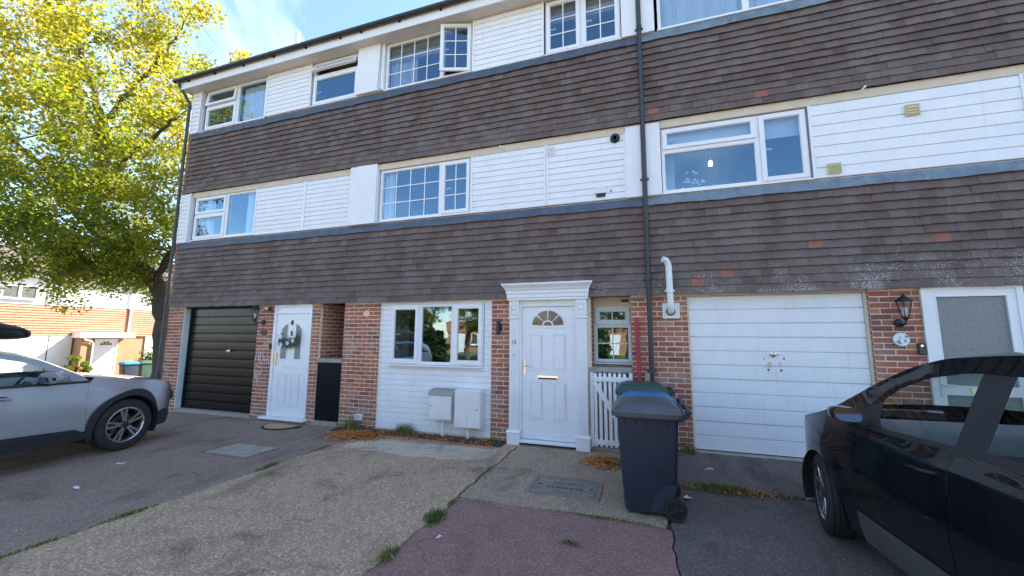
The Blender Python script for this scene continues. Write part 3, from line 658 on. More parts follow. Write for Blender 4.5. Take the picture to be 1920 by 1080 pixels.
# white-boarded wall where the garage was
panel = MB(); panel.box(-4.695, -2.445, .045, .12, .03, 1.19); panel.box(-4.695, -4.47, .045, .12, 1.19, 2.30); panel.box(-2.59, -2.445, .045, .12, 1.19, 2.30); panel.box(-4.695, -2.445, .045, .12, 2.29, 2.352)
P13 = panel.build('cladding', 'board', H13, smooth=0)
p = .0985; z = .03
while z < 2.28:
    for a, b in (((-4.69, -2.45),) if z+p*.5 < 1.17 else ((-4.69, -4.475), (-2.585, -2.45))):
        zt = min(z+p, 2.29); MB().prism([(.0445, z+.003), (.028, z+.003), (.030, zt-.013), (.040, zt-.002), (.0445, zt-.002)], 'x', a, b).build('board', 'board', P13, smooth=0)
    z += p
for a in (-4.698, -2.462): MB().box(a, a+.02, .015, .0275, .03, 2.345).build('edge_trim', 'upvc', P13, smooth=0)
MB().box(-4.677, -2.463, .018, .0445, 2.285, 2.35).build('head_trim', 'upvc', P13, smooth=0)
window(H13, -4.465, -2.595, 1.20, 2.28, .0, [(-4.465, -3.85, 1.20, 2.28, 1, 1, 1), (-3.85, -3.165, 1.20, 2.28, 0, 1, 1), (-3.165, -2.595, 1.20, 2.28, 1, 1, 1)], glass='glassdk', sill=.06)
# door surround
ds = MB()
S13 = MB().box(-2.085, -1.925, -.10, .02, .18, 2.30).box(-.975, -.815, -.10, .02, .18, 2.30).box(-1.925, -.975, -.055, .02, 2.245, 2.32).build('door_surround', 'paint', H13, smooth=0, bevel=.003)
for xc in (-2.005, -.895):
    MB().box(xc-.105, xc+.105, -.13, .02, -.03, .185).prism([(-.142, .185), (-.118, .215), (.02, .215), (.02, .185)], 'x', xc-.117, xc+.117).build('plinth', 'paint', S13, smooth=0, bevel=.004)
    MB().prism([(-.103, 1.99), (-.122, 2.0), (-.122, 2.022), (-.103, 2.032)], 'x', xc-.097, xc+.097).box(xc-.085, xc+.085, -.112, -.1005, 2.05, 2.27).build('capital', 'paint', S13, smooth=0, bevel=.002)
    MB().ring(xc-.055, xc+.055, 2.07, 2.25, .010, -.121, -.1125).lathe([(.0, -.128), (.022, -.122), (.03, -.1125)], (xc, 0, 2.16), 'y', 14).build('rosette', 'paint', S13)
    for k in (-1, 0, 1): MB().box(xc+k*.04-.012, xc+k*.04+.012, -.106, -.1005, .24, 1.97).build('flute', 'paint', S13, smooth=0)
prof = [(.02, 2.30), (-.125, 2.30), (-.125, 2.335), (-.137, 2.345), (-.137, 2.40), (-.150, 2.41), (-.150, 2.455), (-.163, 2.47), (-.178, 2.50), (-.205, 2.53), (-.222, 2.55), (-.222, 2.575), (.0, 2.585), (.02, 2.585)]
cn_ = MB()
def corn(dx, pr):   # returns that step out at the ends like the front
    return [((-2.115-(.0)-max(0, -y-.125)*.85) if dx < 0 else (-.785+max(0, -y-.125)*.85), y, z) for y, z in pr]
cn_.loft([corn(-1, prof), corn(1, prof)]).build('cornice', 'paint', S13, smooth=0)
fr = MB(); fr.box(-1.925, -1.885, -.05, .06, .13, 2.245); fr.box(-1.015, -.975, -.05, .06, .13, 2.245); fr.box(-1.885, -1.015, -.05, .06, 2.20, 2.245); fr.box(-1.885, -1.015, -.05, .06, .095, .155)
D13 = fr.build('front_door', 'upvc', H13, smooth=0)
MB().box(-1.882, -1.018, -.02, .05, .157, 2.197).build('door_leaf', 'upvc', D13, smooth=0)
for a, b in ((-1.75, -1.54), (-1.37, -1.16)):
    raised(D13, a, b, 1.17, 1.74, -.02, .016, .009); raised(D13, a, b, .40, .98, -.02, .016, .009)
cx, cz, R0, R1 = -1.45, 1.885, .262, .075
def arcpts(r, a0, a1, n=10): return [(cx+r*math.cos(a0+(a1-a0)*i/n), cz+r*.93*math.sin(a0+(a1-a0)*i/n)) for i in range(n+1)]
fs = MB().prism([(cx-R0-.035, cz-.035), (cx+R0+.035, cz-.035), (cx+R0+.035, cz)] + arcpts(R0+.035, 0, PI, 18)[1:-1] + [(cx-R0-.035, cz)], 'y', -.03, -.0205).build('fanlight', 'upvc', D13, smooth=20)
for k in range(4):
    a0, a1 = PI*k/4+.05, PI*(k+1)/4-.05
    MB().prism(arcpts(R0, a0, a1) + arcpts(R1+.02, a1-.12*0, a0, 6), 'y', -.036, -.0305).build('fanlight_pane', 'fanglass', D13, smooth=20)
MB().prism(arcpts(R1-.005, .06, PI-.06), 'y', -.036, -.0305).build('fanlight_pane', 'fanglass', D13, smooth=20)
MB().box(-1.855, -1.825, -.034, -.0205, 1.09, 1.33).tube([(-1.84, -.03, 1.235), (-1.84, -.075, 1.235), (-1.72, -.078, 1.232)], .009, 8).lathe([(.010, -.04), (.012, -.034)], (-1.84, 0, 1.125), 'y', 10).build('handle', 'chrome', D13)
MB().box(-1.63, -1.29, -.036, -.0205, 1.03, 1.085).build('letter_plate', 'chrome', D13, smooth=0, bevel=.003)
MB().box(-1.615, -1.305, -.038, -.0365, 1.033, 1.053).build('letter_slot', 'blackpl', D13, smooth=0)
MB().prism([(.06, .095), (-.135, .072), (-.135, .045), (.06, .045)], 'x', -1.905, -.99).build('door_sill', 'upvc', D13, smooth=0, bevel=.003)
MB().box(-1.92, -.98, .0, .1, -.1, .044).build('door_step', 'soil', H13, smooth=0)
# recess with the little window, ledge and board over it
window(H13, -.735, -.165, 1.31, 2.20, .30, [(-.735, -.165, 1.90, 2.20, 1, 2, 1), (-.735, -.165, 1.31, 1.90, 0, 2, 2)], glass='glassdk', mat='paintgrey', sill=.05, fw=.035)
MB().box(-.755, -.152, .30, .345, 2.20, Z_G).box(-.752, -.736, .303, .345, 1.3, 2.2).build('head_board', 'cream', H13, smooth=0)
MB().box(-.30, -.19, .285, .2995, 2.27, 2.31).build('air_vent', 'blackpl', H13, smooth=0)
MB().box(-.79, -.152, -.02, .36, 1.165, 1.24).build('window_ledge', 'stone', H13, smooth=0, bevel=.008)
MB().box(-.775, -.152, .0, .3, -.1, .05).build('recess_step', 'concrete', H13, smooth=0)
# bands
f1 = MB().box(X0, X1, -.004, -.001, Z_G+.02, Z_F1).build('tile_hanging', 'blackdoor', H13, smooth=0); f2 = MB().box(X0, X1, -.004, -.001, Z_T2+.02, Z_F2).build('tile_hanging', 'blackdoor', H13, smooth=0)
hang_tiles(H13, [(f1, gen_tiles(X0, X1, Z_G-.02, Z_F1-.01, 12, 21)), (f2, gen_tiles(X0, X1, Z_T2, Z_F2-.01, 12, 22))])
flashing(H13, X0, X1, Z_F1, Z_W1, 'lead', 3); flashing(H13, X0, X1, Z_F2, Z_W2, 'lead', 4)
fin(H13, -5.54, -4.90, Z_W1, 5.12); fin(H13, -5.53, -4.965, Z_W2+.02, Z_E-.002); fin(H13, -4.955, -4.89, Z_W2+.03, Z_E-.002, -.04)
fin(H13, -.155, .085, Z_W1, 5.09, -.05); fin(H13, -.155, .085, Z_W2-.01, Z_E-.002, -.05)
MB().tube([(-4.96, -.077, 7.76), (-4.965, -.079, 7.3), (-4.99, -.079, 6.76), (-4.93, -.06, 6.74)], .004, 6).build('cable', 'blackpl', H13)
header(H13, -4.895, -.16)
boards(H13, -2.865, -1.485, 3.915, 4.995, .0, .105); boards(H13, -1.455, -.162, 3.915, 4.995, .0, .105); boards(H13, -2.89, -1.51, 6.70, Z_E-.004, .0, .105)
window(H13, -4.865, -2.895, 3.945, 4.99, .02, [(-4.865, -3.51, 3.945, 4.99, 0, 4, 3), (-3.51, -2.895, 3.945, 4.99, 1, 2, 3)])
window(H13, -4.87, -2.935, 6.735, 7.765, .02, [(-4.87, -3.57, 6.735, 7.765, 0, 4, 3), (-3.57, -2.935, 6.735, 7.765, 1, 2, 3, 'right', 17)])
window(H13, -1.475, -.17, 6.72, 7.765, .02, [(-1.475, -.835, 6.72, 7.765, 1, 2, 3), (-.835, -.17, 6.72, 7.765, 1, 2, 3)])
for a, b in ((-4.83, -3.6), (-1.44, -.2)):
    s = MB()
    for i in range(9): s.prism([(.13, 7.40+i*.042), (.11+.012*(i % 2), 7.42+i*.042), (.13, 7.442+i*.042)], 'x', a, b)
    s.build('blind', 'blind', H13, smooth=0)
wavy(-4.83, -4.2, 6.75, 7.7, .16, .03, .13).build('curtain', 'greycurtain', H13)
wavy(-4.83, -4.60, 3.96, 4.98, .15, .03, .13).build('curtain', 'curtain', H13)
MB().box(-1.455, -1.31, -.034, -.0175, 4.81, 4.955).build('louvre_vent', 'white', H13, smooth=0)
v_ = [c for c in H13.children if c.name.startswith('louvre_vent')][0]
for i in range(4): MB().prism([(-.0345, 4.825+i*.033), (-.048, 4.825+i*.033), (-.0345, 4.85+i*.033)], 'x', -1.447, -1.318).build('louvre', 'white', v_, smooth=0)
cv = MB().lathe([(.0, -.05), (.05, -.052), (.075, -.045), (.08, -.0175)], (-.31, 0, 4.935), 'y', 20).build('round_vent', 'blackpl', H13)
for r0 in (.03, .055): MB().lathe([(r0, -.057), (r0+.008, -.062), (r0+.016, -.054)], (-.31, 0, 4.935), 'y', 20).build('vent_ring', 'blackpl', cv)
ob = MB().box(-.64, -.475, -.06, -.0175, 4.02, 4.115).build('outlet_hood', 'meter', H13, smooth=0, bevel=.005); MB().box(-.63, -.485, -.03, -.0175, 3.965, 4.018).build('outlet_mouth', 'blackpl', ob, smooth=0)
MB().lathe([(.0, -.03), (.012, -.03), (.014, -.0175)], (-.395, 0, 4.05), 'y', 10).build('capped_pipe', 'dkmetal', H13)
MB().tube([(-2.20, .03, 5.055), (-2.27, -.15, 5.05)], .014, 8).build('overflow_pipe', 'white', H13)

# ---- house with the white garage door
H14 = thing('terraced_house', 'terraced house with white garage door and frosted glass front door', 'house', (2.8, 4, 0), group='houses of the tile-hung row')
X0, X1 = .12, 5.46
shell(H14, X0, X1, room='roomblue'); eaves(H14, X0, X1)
w = MB(); w.box(.12, .65, 0, .2, -.1, Z_G); w.box(2.83, 3.35, 0, .2, -.1, Z_G); w.box(4.31, X1, 0, .2, -.1, Z_G); w.box(3.35, 4.31, .07, .2, 2.335, Z_G); w.box(.65, 2.83, .13, .2, 2.30, Z_G)
W14 = w.build('wall', 'mortar', H14, smooth=0)
bricks(W14, .122, .65, 0, Z_G, 0, seed=13); bricks(W14, 2.83, 3.35, 0, Z_G, 0, seed=14); bricks(W14, 4.31, X1, .0, Z_G, 0, seed=15)
bricks(W14, .0, .12, .1, Z_G, 2.83, 'y', seed=16, face=-1)
MB().box(.65, 2.826, .02, .13, 2.315, 2.358).box(.65, .675, .03, .13, .12, 2.315).box(2.795, 2.826, .03, .13, .12, 2.315).build('garage_frame', 'cream', H14, smooth=0)
gd = MB().box(.677, 2.793, .085, .12, .13, 2.313).build('garage_door', 'paint', H14, smooth=0)
n = 11; p = (2.312-.132)/n
for i in range(n):
    za = .132+i*p; d = .003*math.sin(i*2.1)
    MB().prism([(.0845, za+.003), (.062+d, za+.004), (.066+d, za+p-.016), (.080, za+p-.003), (.0845, za+p-.003)], 'x', .679, 2.791).build('garage_panel', 'paint', gd, smooth=0)
hm = MB().lathe([(.034, .062), (.034, .052), (.014, .05), (.012, .02)], (1.72, 0, 1.475), 'y', 14); hm.box(1.665, 1.775, .012, .024, 1.467, 1.483); hm.build('handle', 'chrome', gd)
sc = MB()
for (a, b, c, d) in ((1.635, 1.70, 1.29, 1.385), (1.765, 1.815, 1.30, 1.385)):
    sc.prism([(a+(b-a)*(.5+.5*math.cos(t)*rnd.uniform(.7, 1)), c+(d-c)*(.5+.5*math.sin(t)*rnd.uniform(.75, 1))) for t in [2*PI*i/11 for i in range(11)]], 'y', .0598, .0615)
sc.build('bare_patch', 'cream', gd, smooth=0)
sc = MB()
for (x, z, q) in ((1.605, 1.415, .008), (1.845, 1.42, .013), (1.65, 1.265, .015), (1.80, 1.262, .016), (1.61, 1.30, .005)):
    sc.lathe([(.0, .058), (q, .058), (q, .062)], (x, 0, z), 'y', 8)
sc.build('rust_spot', 'rust', gd)
MB().box(.66, 2.82, -.06, .13, -.05, .12).build('garage_threshold', 'concrete', H14, smooth=0, bevel=.008)
fr = MB(); fr.ring(3.352, 4.308, .10, 2.375, .062, -.035, .05); D14 = fr.build('front_door', 'upvc', H14, smooth=0)
lf = MB(); lf.ring(3.414, 4.246, .162, 2.313, .075, -.02, .03); lf.box(3.489, 4.171, -.02, .03, 1.03, 1.13); lf.box(3.489, 4.171, -.018, .03, .237, .40); lf.build('door_leaf', 'upvc', D14, smooth=0)
MB().box(3.489, 4.171, .0, .012, 1.13, 2.238).build('pane', 'frost', D14, smooth=0); MB().box(3.489, 4.171, .0, .012, .40, 1.03).build('pane', 'frost', D14, smooth=0)
MB().ring(3.489, 4.171, 1.13, 2.238, .014, -.024, -.0005).build('glazing_bead', 'upvc', D14, smooth=0)
MB().box(3.435, 3.465, -.032, -.0205, 1.0, 1.25).tube([(3.45, -.03, 1.15), (3.45, -.07, 1.15), (3.56, -.072, 1.148)], .009, 8).build('handle', 'white', D14)
MB().box(3.72, 3.98, -.034, -.0205, 1.06, 1.115).build('letter_plate', 'chrome', D14, smooth=0)
MB().box(3.3, 4.36, -.1, .2, -.05, .095).build('door_step', 'concrete', H14, smooth=0, bevel=.01)
f1 = MB().box(X0, X1, -.004, -.001, Z_G+.02, Z_F1).build('tile_hanging', 'blackdoor', H14, smooth=0); f2 = MB().box(X0, X1, -.004, -.001, Z_T2+.02, Z_F2).build('tile_hanging', 'blackdoor', H14, smooth=0)
hang_tiles(H14, [(f1, gen_tiles(X0, X1, Z_G-.02, Z_F1-.01, 12, 31, ((.84, 2.54), (1.17, 2.66), (2.38, 3.01), (3.66, 2.98)))), (f2, gen_tiles(X0, X1, Z_T2, Z_F2-.01, 12, 32, ((.27, 5.27), (1.80, 5.30))))])
flashing(H14, X0, X1, Z_F1, Z_W1, 'leadpale', 5); flashing(H14, X0, X1, Z_F2, Z_W2, 'leadpale', 6)
fin(H14, .16, .375, Z_W1, 5.09, -.05); fin(H14, .16, .365, Z_W2-.01, Z_E-.002, -.05)
header(H14, .38, X1)
boards(H14, 2.365, 4.615, 3.91, 4.995, .0, .158); boards(H14, 4.645, X1, 3.91, 4.995, .0, .158); boards(H14, 2.40, X1, 6.71, Z_E-.004, .0, .105)
window(H14, .39, 2.34, 3.935, 4.985, .02, [(.39, 1.725, 4.62, 4.985, 1, 1, 1), (.39, 1.725, 3.935, 4.62, 0, 1, 1), (1.725, 2.34, 3.935, 4.985, 1, 1, 1)])
window(H14, .42, 2.37, 6.72, 7.765, .02, [(.42, 1.70, 6.72, 7.765, 0, 1, 1), (1.70, 2.37, 6.72, 7.765, 0, 1, 1)])
wavy(.46, 2.33, 6.75, 7.74, .13, .03, .16).build('curtain', 'curtain', H14)
MB().box(.45, 1.69, .11, .12, 4.63, 4.98).box(1.76, 2.31, .11, .12, 4.64, 4.98).build('blind', 'paleblind', H14, smooth=0)
MB().box(.42, .62, .6, .65, 3.9, 4.98).build('cupboard_end', 'curtain', H14, smooth=0)
MB().box(.35, 2.4, .09, .30, 3.86, 3.915).build('inner_sill', 'white', H14, smooth=0)
def louvre(h, x0, x1, z0, z1, y, mat, n, vert=False):
    o = MB().box(x0, x1, y-.014, y-.0, z0, z1).ring(x0-.006, x1+.006, z0-.006, z1+.006, .012, y-.022, y-.0145).build('louvre_vent', mat, h, smooth=0)
    for i in range(n):
        z = z0+.012+(z1-z0-.024)*i/n; MB().prism([(y-.015, z), (y-.030, z), (y-.015, z+(z1-z0)/n*.75)], 'x', x0+.010, x1-.010).build('louvre', mat, o, smooth=0)
louvre(H14, 3.44, 3.58, 4.645, 4.79, -.018, 'yellowed', 3); louvre(H14, 2.525, 2.67, 3.955, 4.095, -.018, 'yellowed', 5)
MB().tube([(2.94, .03, 5.05), (2.985, -.15, 5.09)], .014, 8).build('overflow_pipe', 'white', H14)
downpipe(H14, .122, -.095, .06, 7.9, 'pipe', (1.18, 2.55, 4.13, 6.72))
# ---- next house along, outside the frame but shading the forecourt
HX = thing('terraced_house', 'further house of the row beyond the frosted glass door', 'house', (10.8, 4, 0), group='houses of the tile-hung row')
MB().box(5.47, 16.2, .02, 8.6, -.2, 8.05).build('wall', 'orangebrick', HX, smooth=0); MB().box(5.47, 16.2, -.05, .018, Z_G, Z_F1).box(5.47, 16.2, -.05, .018, Z_T2, Z_F2).build('tile_hanging', 'tile', HX, smooth=0)
MB().box(5.47, 16.2, -.02, .018, Z_W1, 5.0).box(5.47, 16.2, -.02, .018, Z_W2, Z_E).build('cladding', 'board', HX, smooth=0); eaves(HX, 5.47, 16.2)
for a in (6.0, 8.2, 11.3, 13.6): window(HX, a, a+1.7, 3.95, 4.98, -.06, [(a, a+.85, 3.95, 4.98, 0, 1, 1), (a+.85, a+1.7, 3.95, 4.98, 1, 1, 1)])

# ------------------------------------------------------------------ ground
def gz(x, y):
    t = min(1, max(0, (-11.5-x)/7.0)); return -.62*t*t*(3-2*t)
xs = [-900, -400, -200, -100, -60, -40] + [-32+i*.5 for i in range(55)] + [-4, 0, 4, 8, 14, 20, 40, 90, 200, 400, 900]; ys = [-900, -400, -200, -90, -50, -30, -20, -14, -8, -4, 0, 2, 4, 6, 9, 14, 20, 30, 50, 90, 200, 400, 900]
struct(MB().sheet([[(x, y, gz(x, y)-.045) for x in xs] for y in ys]).build('ground', 'tarmacdk'))
def wob(t, s, a=.016): return a*(math.sin(t*3.1+s)+.6*math.sin(t*7.7+s*2.3)+.45*math.sin(t*17+s*5)+.35*math.sin(t*29+s*3))
def sheet_ground(name, mat, xa, xb, ya, yb, z, step=.06, thick=.05, sa=1, sb=2, slope=None):
    """a slab with slightly ragged edges; its sides drop below the surface"""
    ny = max(2, int((yb-ya)/step)); nx = max(2, min(60, int((xb-xa)/.25))); rows = []; r = random.Random(sa*7+sb)
    for j in range(ny+1):
        y = ya+(yb-ya)*j/ny; a = xa+wob(y, sa); b = xb+wob(y, sb); row = []
        for i in range(nx+1):
            x = a+(b-a)*i/nx; yy = y + (wob(x, sa+sb) if j in (0, ny) else 0)
            zz = z+.003*math.sin(x*1.3+y*.9)+.002*math.sin(x*3.3-y*2.1)
            if slope: zz += slope(x, yy)
            row.append((x, yy, zz))
        row = [(row[0][0], row[0][1], row[0][2]-thick)] + row + [(row[-1][0], row[-1][1], row[-1][2]-thick)]; rows.append(row)
    rows = [[(p[0], p[1], p[2]-thick) for p in rows[0]]] + rows + [[(p[0], p[1], p[2]-thick) for p in rows[-1]]]
    return struct(MB().sheet(rows).build(name, mat))
sheet_ground('tarmac_drive', 'tarmac', -11.4, -4.66, -14, -.02, -.003, sa=1, sb=3)
sheet_ground('concrete_drive', 'aggreg', -4.645, -1.925, -14, -.03, .006, sa=3, sb=4)
sheet_ground('concrete_path', 'aggreg2', -1.895, .17, -2.27, -.01, .004, sa=4, sb=5)
sheet_ground('red_tarmac', 'redtar', -1.915, .20, -14, -2.285, -.004, sa=4, sb=6)
sheet_ground('side_tarmac', 'tarmacdk', .215, 12, -14, -1.16, -.006, sa=6, sb=7)
sheet_ground('garage_apron', 'tarmacdk', .185, 12, -1.145, -.01, .0, sa=8, sb=9, slope=lambda x, y: .10*max(0, min(1, (y+1.15)/1.0))+.012)
# cement skim along the wall and the bed of soil behind it
o = [(-4.45, -1.12), (-4.52, -.95), (-4.35, -.72), (-4.1, -.60), (-3.5, -.57), (-3.0, -.52), (-2.5, -.50), (-2.1, -.55), (-2.02, -.75), (-2.1, -.98), (-2.3, -1.12), (-2.7, -1.22), (-2.95, -1.17), (-3.3, -1.25), (-3.7, -1.17), (-4.1, -1.2)]
pts = []
for i in range(len(o)):
    a, b = o[i], o[(i+1) % len(o)]
    for k in range(6):
        t = k/6; pts.append((a[0]+(b[0]-a[0])*t+rnd.uniform(-.018, .018), a[1]+(b[1]-a[1])*t+rnd.uniform(-.018, .018)))
cpt = (-3.2, -.85); ring2 = [(cpt[0]+(x-cpt[0])*.97, cpt[1]+(y-cpt[1])*.94) for x, y in pts]
struct(MB().loft([[(x, y, -.01) for x, y in pts], [(x, y, .012) for x, y in ring2]]).build('cement_skim', 'concretepale', smooth=0))
struct(MB().loft([[(x, y, .004) for x, y in ((-5.45, -.32), (-2.12, -.38), (-2.12, -.035), (-5.45, -.035))], [(x, y, .022) for x, y in ((-5.3, -.24), (-2.2, -.28), (-2.2, -.037), (-5.3, -.037))]]).build('soil_strip', 'soil'))

# ------------------------------------------------------------------ leaves, grass, litter
def leaf_scatter(name, n, fn, mat, s0, s1, seed, curl=.4):
    r = random.Random(seed); mb = MB()
    for _ in range(n):
        x, y, z = fn(r); s = r.uniform(s0, s1); a = r.uniform(0, 2*PI); m = Euler((r.gauss(0, curl), r.gauss(0, curl), a)).to_matrix()
        q = [m @ Vector(p)*s + Vector((x, y, z)) for p in ((-.5, 0, 0), (0, -.33, .12), (.55, 0, 0), (0, .33, .12))]
        mb.add(q, [(0, 1, 2), (0, 2, 3)])
    lo = min(v[2] for v in mb.v)
    return mb.build(name, mat, smooth=0, weld=False)
def kind_stuff(o, label, cat): tag(o, label, cat); o['kind'] = 'stuff'; return o
def pile(cx, cy, rx, ry, h):
    def fn(r):
        while True:
            u, v = r.gauss(0, .45), r.gauss(0, .45)
            if u*u+v*v < 1.2: break
        return cx+u*rx, cy+v*ry, .015+h*max(0, 1-u*u-v*v)*r.random()
    return fn
kind_stuff(leaf_scatter('fallen_leaves', 900, pile(-.54, -.62, .33, .30, .05), 'deadleaf', .025, .05, 1), 'drift of orange dead leaves beside the white gate', 'leaves')
kind_stuff(leaf_scatter('fallen_leaves', 1300, pile(-4.72, -.52, .62, .42, .05), 'deadleaf', .025, .055, 2), 'drift of orange dead leaves along the brick pier', 'leaves')
kind_stuff(leaf_scatter('fallen_leaves', 700, lambda r: (r.uniform(-4.5, -2.2), r.uniform(-.5, -.06), r.uniform(.02, .04)), 'deadleaf', .02, .05, 3), 'dead leaves caught under the white meter boxes', 'leaves')
kind_stuff(leaf_scatter('fallen_leaves', 420, pile(1.0, -1.14, .62, .16, .02), 'deadleaf', .02, .04, 4), 'dead leaves among the grass by the white garage', 'leaves')
kind_stuff(leaf_scatter('fallen_leaves', 200, pile(.62, -.28, .2, .2, .06), 'deadleaf', .02, .05, 5), 'brown leaves at the foot of the garage brick pier', 'leaves')
kind_stuff(leaf_scatter('fallen_leaves', 520, lambda r: (r.uniform(-10, 4), -6.5+6.2*r.random(), .014), 'deadleaf', .012, .03, 6, .15), 'loose brown leaf scraps strewn over the forecourt', 'leaves')
kind_stuff(leaf_scatter('stone_chips', 330, lambda r: (r.uniform(-9, 3), -6.3+5.8*r.random(), .012), 'paper', .006, .016, 7, .2), 'tiny pale chips and petals scattered on the paving', 'chips')
def tuft(label, cx, cy, rx, ry, n, h, mats=('grass',), seed=1, z=0.0, lean=.5):
    r = random.Random(seed); t = thing('grass_tuft', label, 'grass', (cx, cy, z), group='grass tufts in the paving joints')
    for mi, mt in enumerate(mats):
        mb = MB()
        for _ in range(n//len(mats)):
            u, v = max(-1, min(1, r.gauss(0, .45))), max(-1, min(1, r.gauss(0, .45))); x, y = cx+u*rx, cy+v*ry; hh = h*r.uniform(.4, 1)*(1-.4*(u*u+v*v)); a = r.uniform(0, 2*PI); w = r.uniform(.0025, .005)
            dx, dy = math.cos(a)*hh*lean*r.uniform(.3, 1.3), math.sin(a)*hh*lean*r.uniform(.3, 1.3); px, py = -math.sin(a)*w, math.cos(a)*w
            mb.add([(x-px, y-py, z), (x+px, y+py, z), (x+dx*.4+px*.8, y+dy*.4+py*.8, z+hh*.6), (x+dx*.4-px*.8, y+dy*.4-py*.8, z+hh*.6), (x+dx, y+dy, z+hh*r.uniform(.75, 1))], [(0, 1, 2, 3), (3, 2, 4)])
        mb.build('blades' if mi == 0 else 'dry_stalks', mt, t, smooth=0, weld=False)['kind'] = 'stuff'
    return t
tuft('green grass tuft on the joint between concrete and red tarmac', -1.90, -2.82, .11, .16, 260, .10, seed=1)
tuft('low leafy weed on the red tarmac edge beside yellowed grass', -1.92, -3.5, .07, .13, 200, .08, ('grass', 'straw'), seed=2)
tuft('flat mossy grass patch in the middle of the red tarmac', -.62, -2.84, .12, .06, 160, .025, ('grass', 'straw'), seed=3, lean=1.2)
tuft('broad grass clump by the dark bin and garage apron', .80, -1.16, .40, .11, 900, .11, ('grass', 'grass', 'straw'), seed=4)
tuft('grass tuft in the drive joint near the grey inspection cover', -4.65, -2.22, .04, .26, 260, .07, ('grass', 'straw'), seed=5)
tuft('long thin grass line in the drive joint, half yellow', -4.65, -3.7, .04, .24, 260, .06, ('grass', 'straw'), seed=6)
tuft('sparse grass line where tarmac meets rough concrete', -4.66, -4.35, .035, .4, 260, .05, ('grass', 'straw'), seed=7)
tuft('green weed against the white boards beside the meter boxes', -3.98, -.16, .20, .09, 420, .26, ('grass', 'straw'), seed=8, lean=.7)
tuft('tall straw coloured weed beside the spike lamp', -5.05, -.20, .16, .10, 320, .34, ('straw', 'straw', 'grass'), seed=9, lean=.6)
tuft('small weed at the foot of the brick strip by the door', -2.32, -.14, .10, .06, 160, .09, ('grass',), seed=10)
tuft('thin moss and grass along the red tarmac edge beside the concrete', -1.905, -2.45, .03, .12, 160, .04, ('grass', 'straw'), seed=12)
tuft('creeping weed along the kerb of the concrete path by the bin', -.35, -2.285, .5, .03, 240, .03, ('grass', 'straw'), seed=13, lean=1.0)
tuft('low grass fringe at the drive joint close to the leaf drift', -4.65, -1.35, .04, .3, 220, .05, ('grass', 'straw'), seed=14)
tuft('faint grass line crossing the nearest part of the drive joint', -4.66, -5.0, .035, .35, 220, .045, ('grass', 'straw'), seed=15)
tuft('straggling weed at the corner of the white garage door', .58, -.13, .10, .08, 220, .25, ('straw', 'grass'), seed=11, z=.06)
def paper(label, x, y, z, w, d, a, seed):
    r = random.Random(seed); rows = [[(w*(i/3-.5)*math.cos(a)-d*(j/3-.5)*math.sin(a)+x, w*(i/3-.5)*math.sin(a)+d*(j/3-.5)*math.cos(a)+y, z+r.uniform(.0, .014)) for i in range(4)] for j in range(4)]
    tag(MB().sheet(rows).build('paper_scrap', 'paper'), label, 'litter', 'paper litter')
paper('crumpled white paper scrap on the garage apron', .74, -.60, .06, .10, .07, .3, 1); paper('white paper scrap behind the wheel of the dark bin', .40, -1.52, .006, .08, .06, .9, 2)
paper('small white slip of paper on the red tarmac', -1.69, -3.11, .002, .03, .055, -.1, 3); paper('flat pale scrap on the dark drive near the silver car', -6.6, -2.75, .003, .10, .05, .4, 4)
paper('curled pale scrap on the drive below the silver car door', -6.0, -3.45, .003, .10, .045, -.3, 5)

# inspection covers
c = thing('inspection_cover', 'rusty grey double inspection cover set in the concrete path', 'manhole cover', (-.88, -1.64, .008))
MB().ring(-1.29, -.48, -1.93, -1.35, .05, -.012, .006).xform(lambda v: Vector((v.x, v.z, v.y+.008))).build('frame', 'cover', c, smooth=0)
MB().box(-1.235, -.535, -1.875, -1.405, -.01, .0095).build('cover_plate', 'cover', c, smooth=0)
m = MB()
for k in range(8): m.box(-1.08+k*.052, -1.045+k*.052, -1.70, -1.68, .0096, .014)
for k in range(5): m.box(-1.03+k*.052, -1.0+k*.052, -1.56, -1.54, .0096, .014)
m.build('cast_lettering', 'dkmetal', c, smooth=0)
for x in (-1.18, -.59): MB().box(x-.02, x+.02, -1.66, -1.62, .0096, .013).build('lifting_eye', 'dkmetal', c, smooth=0)
c = thing('inspection_cover', 'flush concrete filled inspection cover in the tarmac drive', 'manhole cover', (-5.7, -1.78, .0))
MB().ring(-6.14, -5.28, -2.06, -1.48, .03, -.012, .008).xform(lambda v: Vector((v.x, v.z, v.y+.004))).build('frame', 'cover', c, smooth=0); MB().box(-6.105, -5.315, -2.025, -1.515, -.01, .008).build('cover_plate', 'concrete', c, smooth=0)

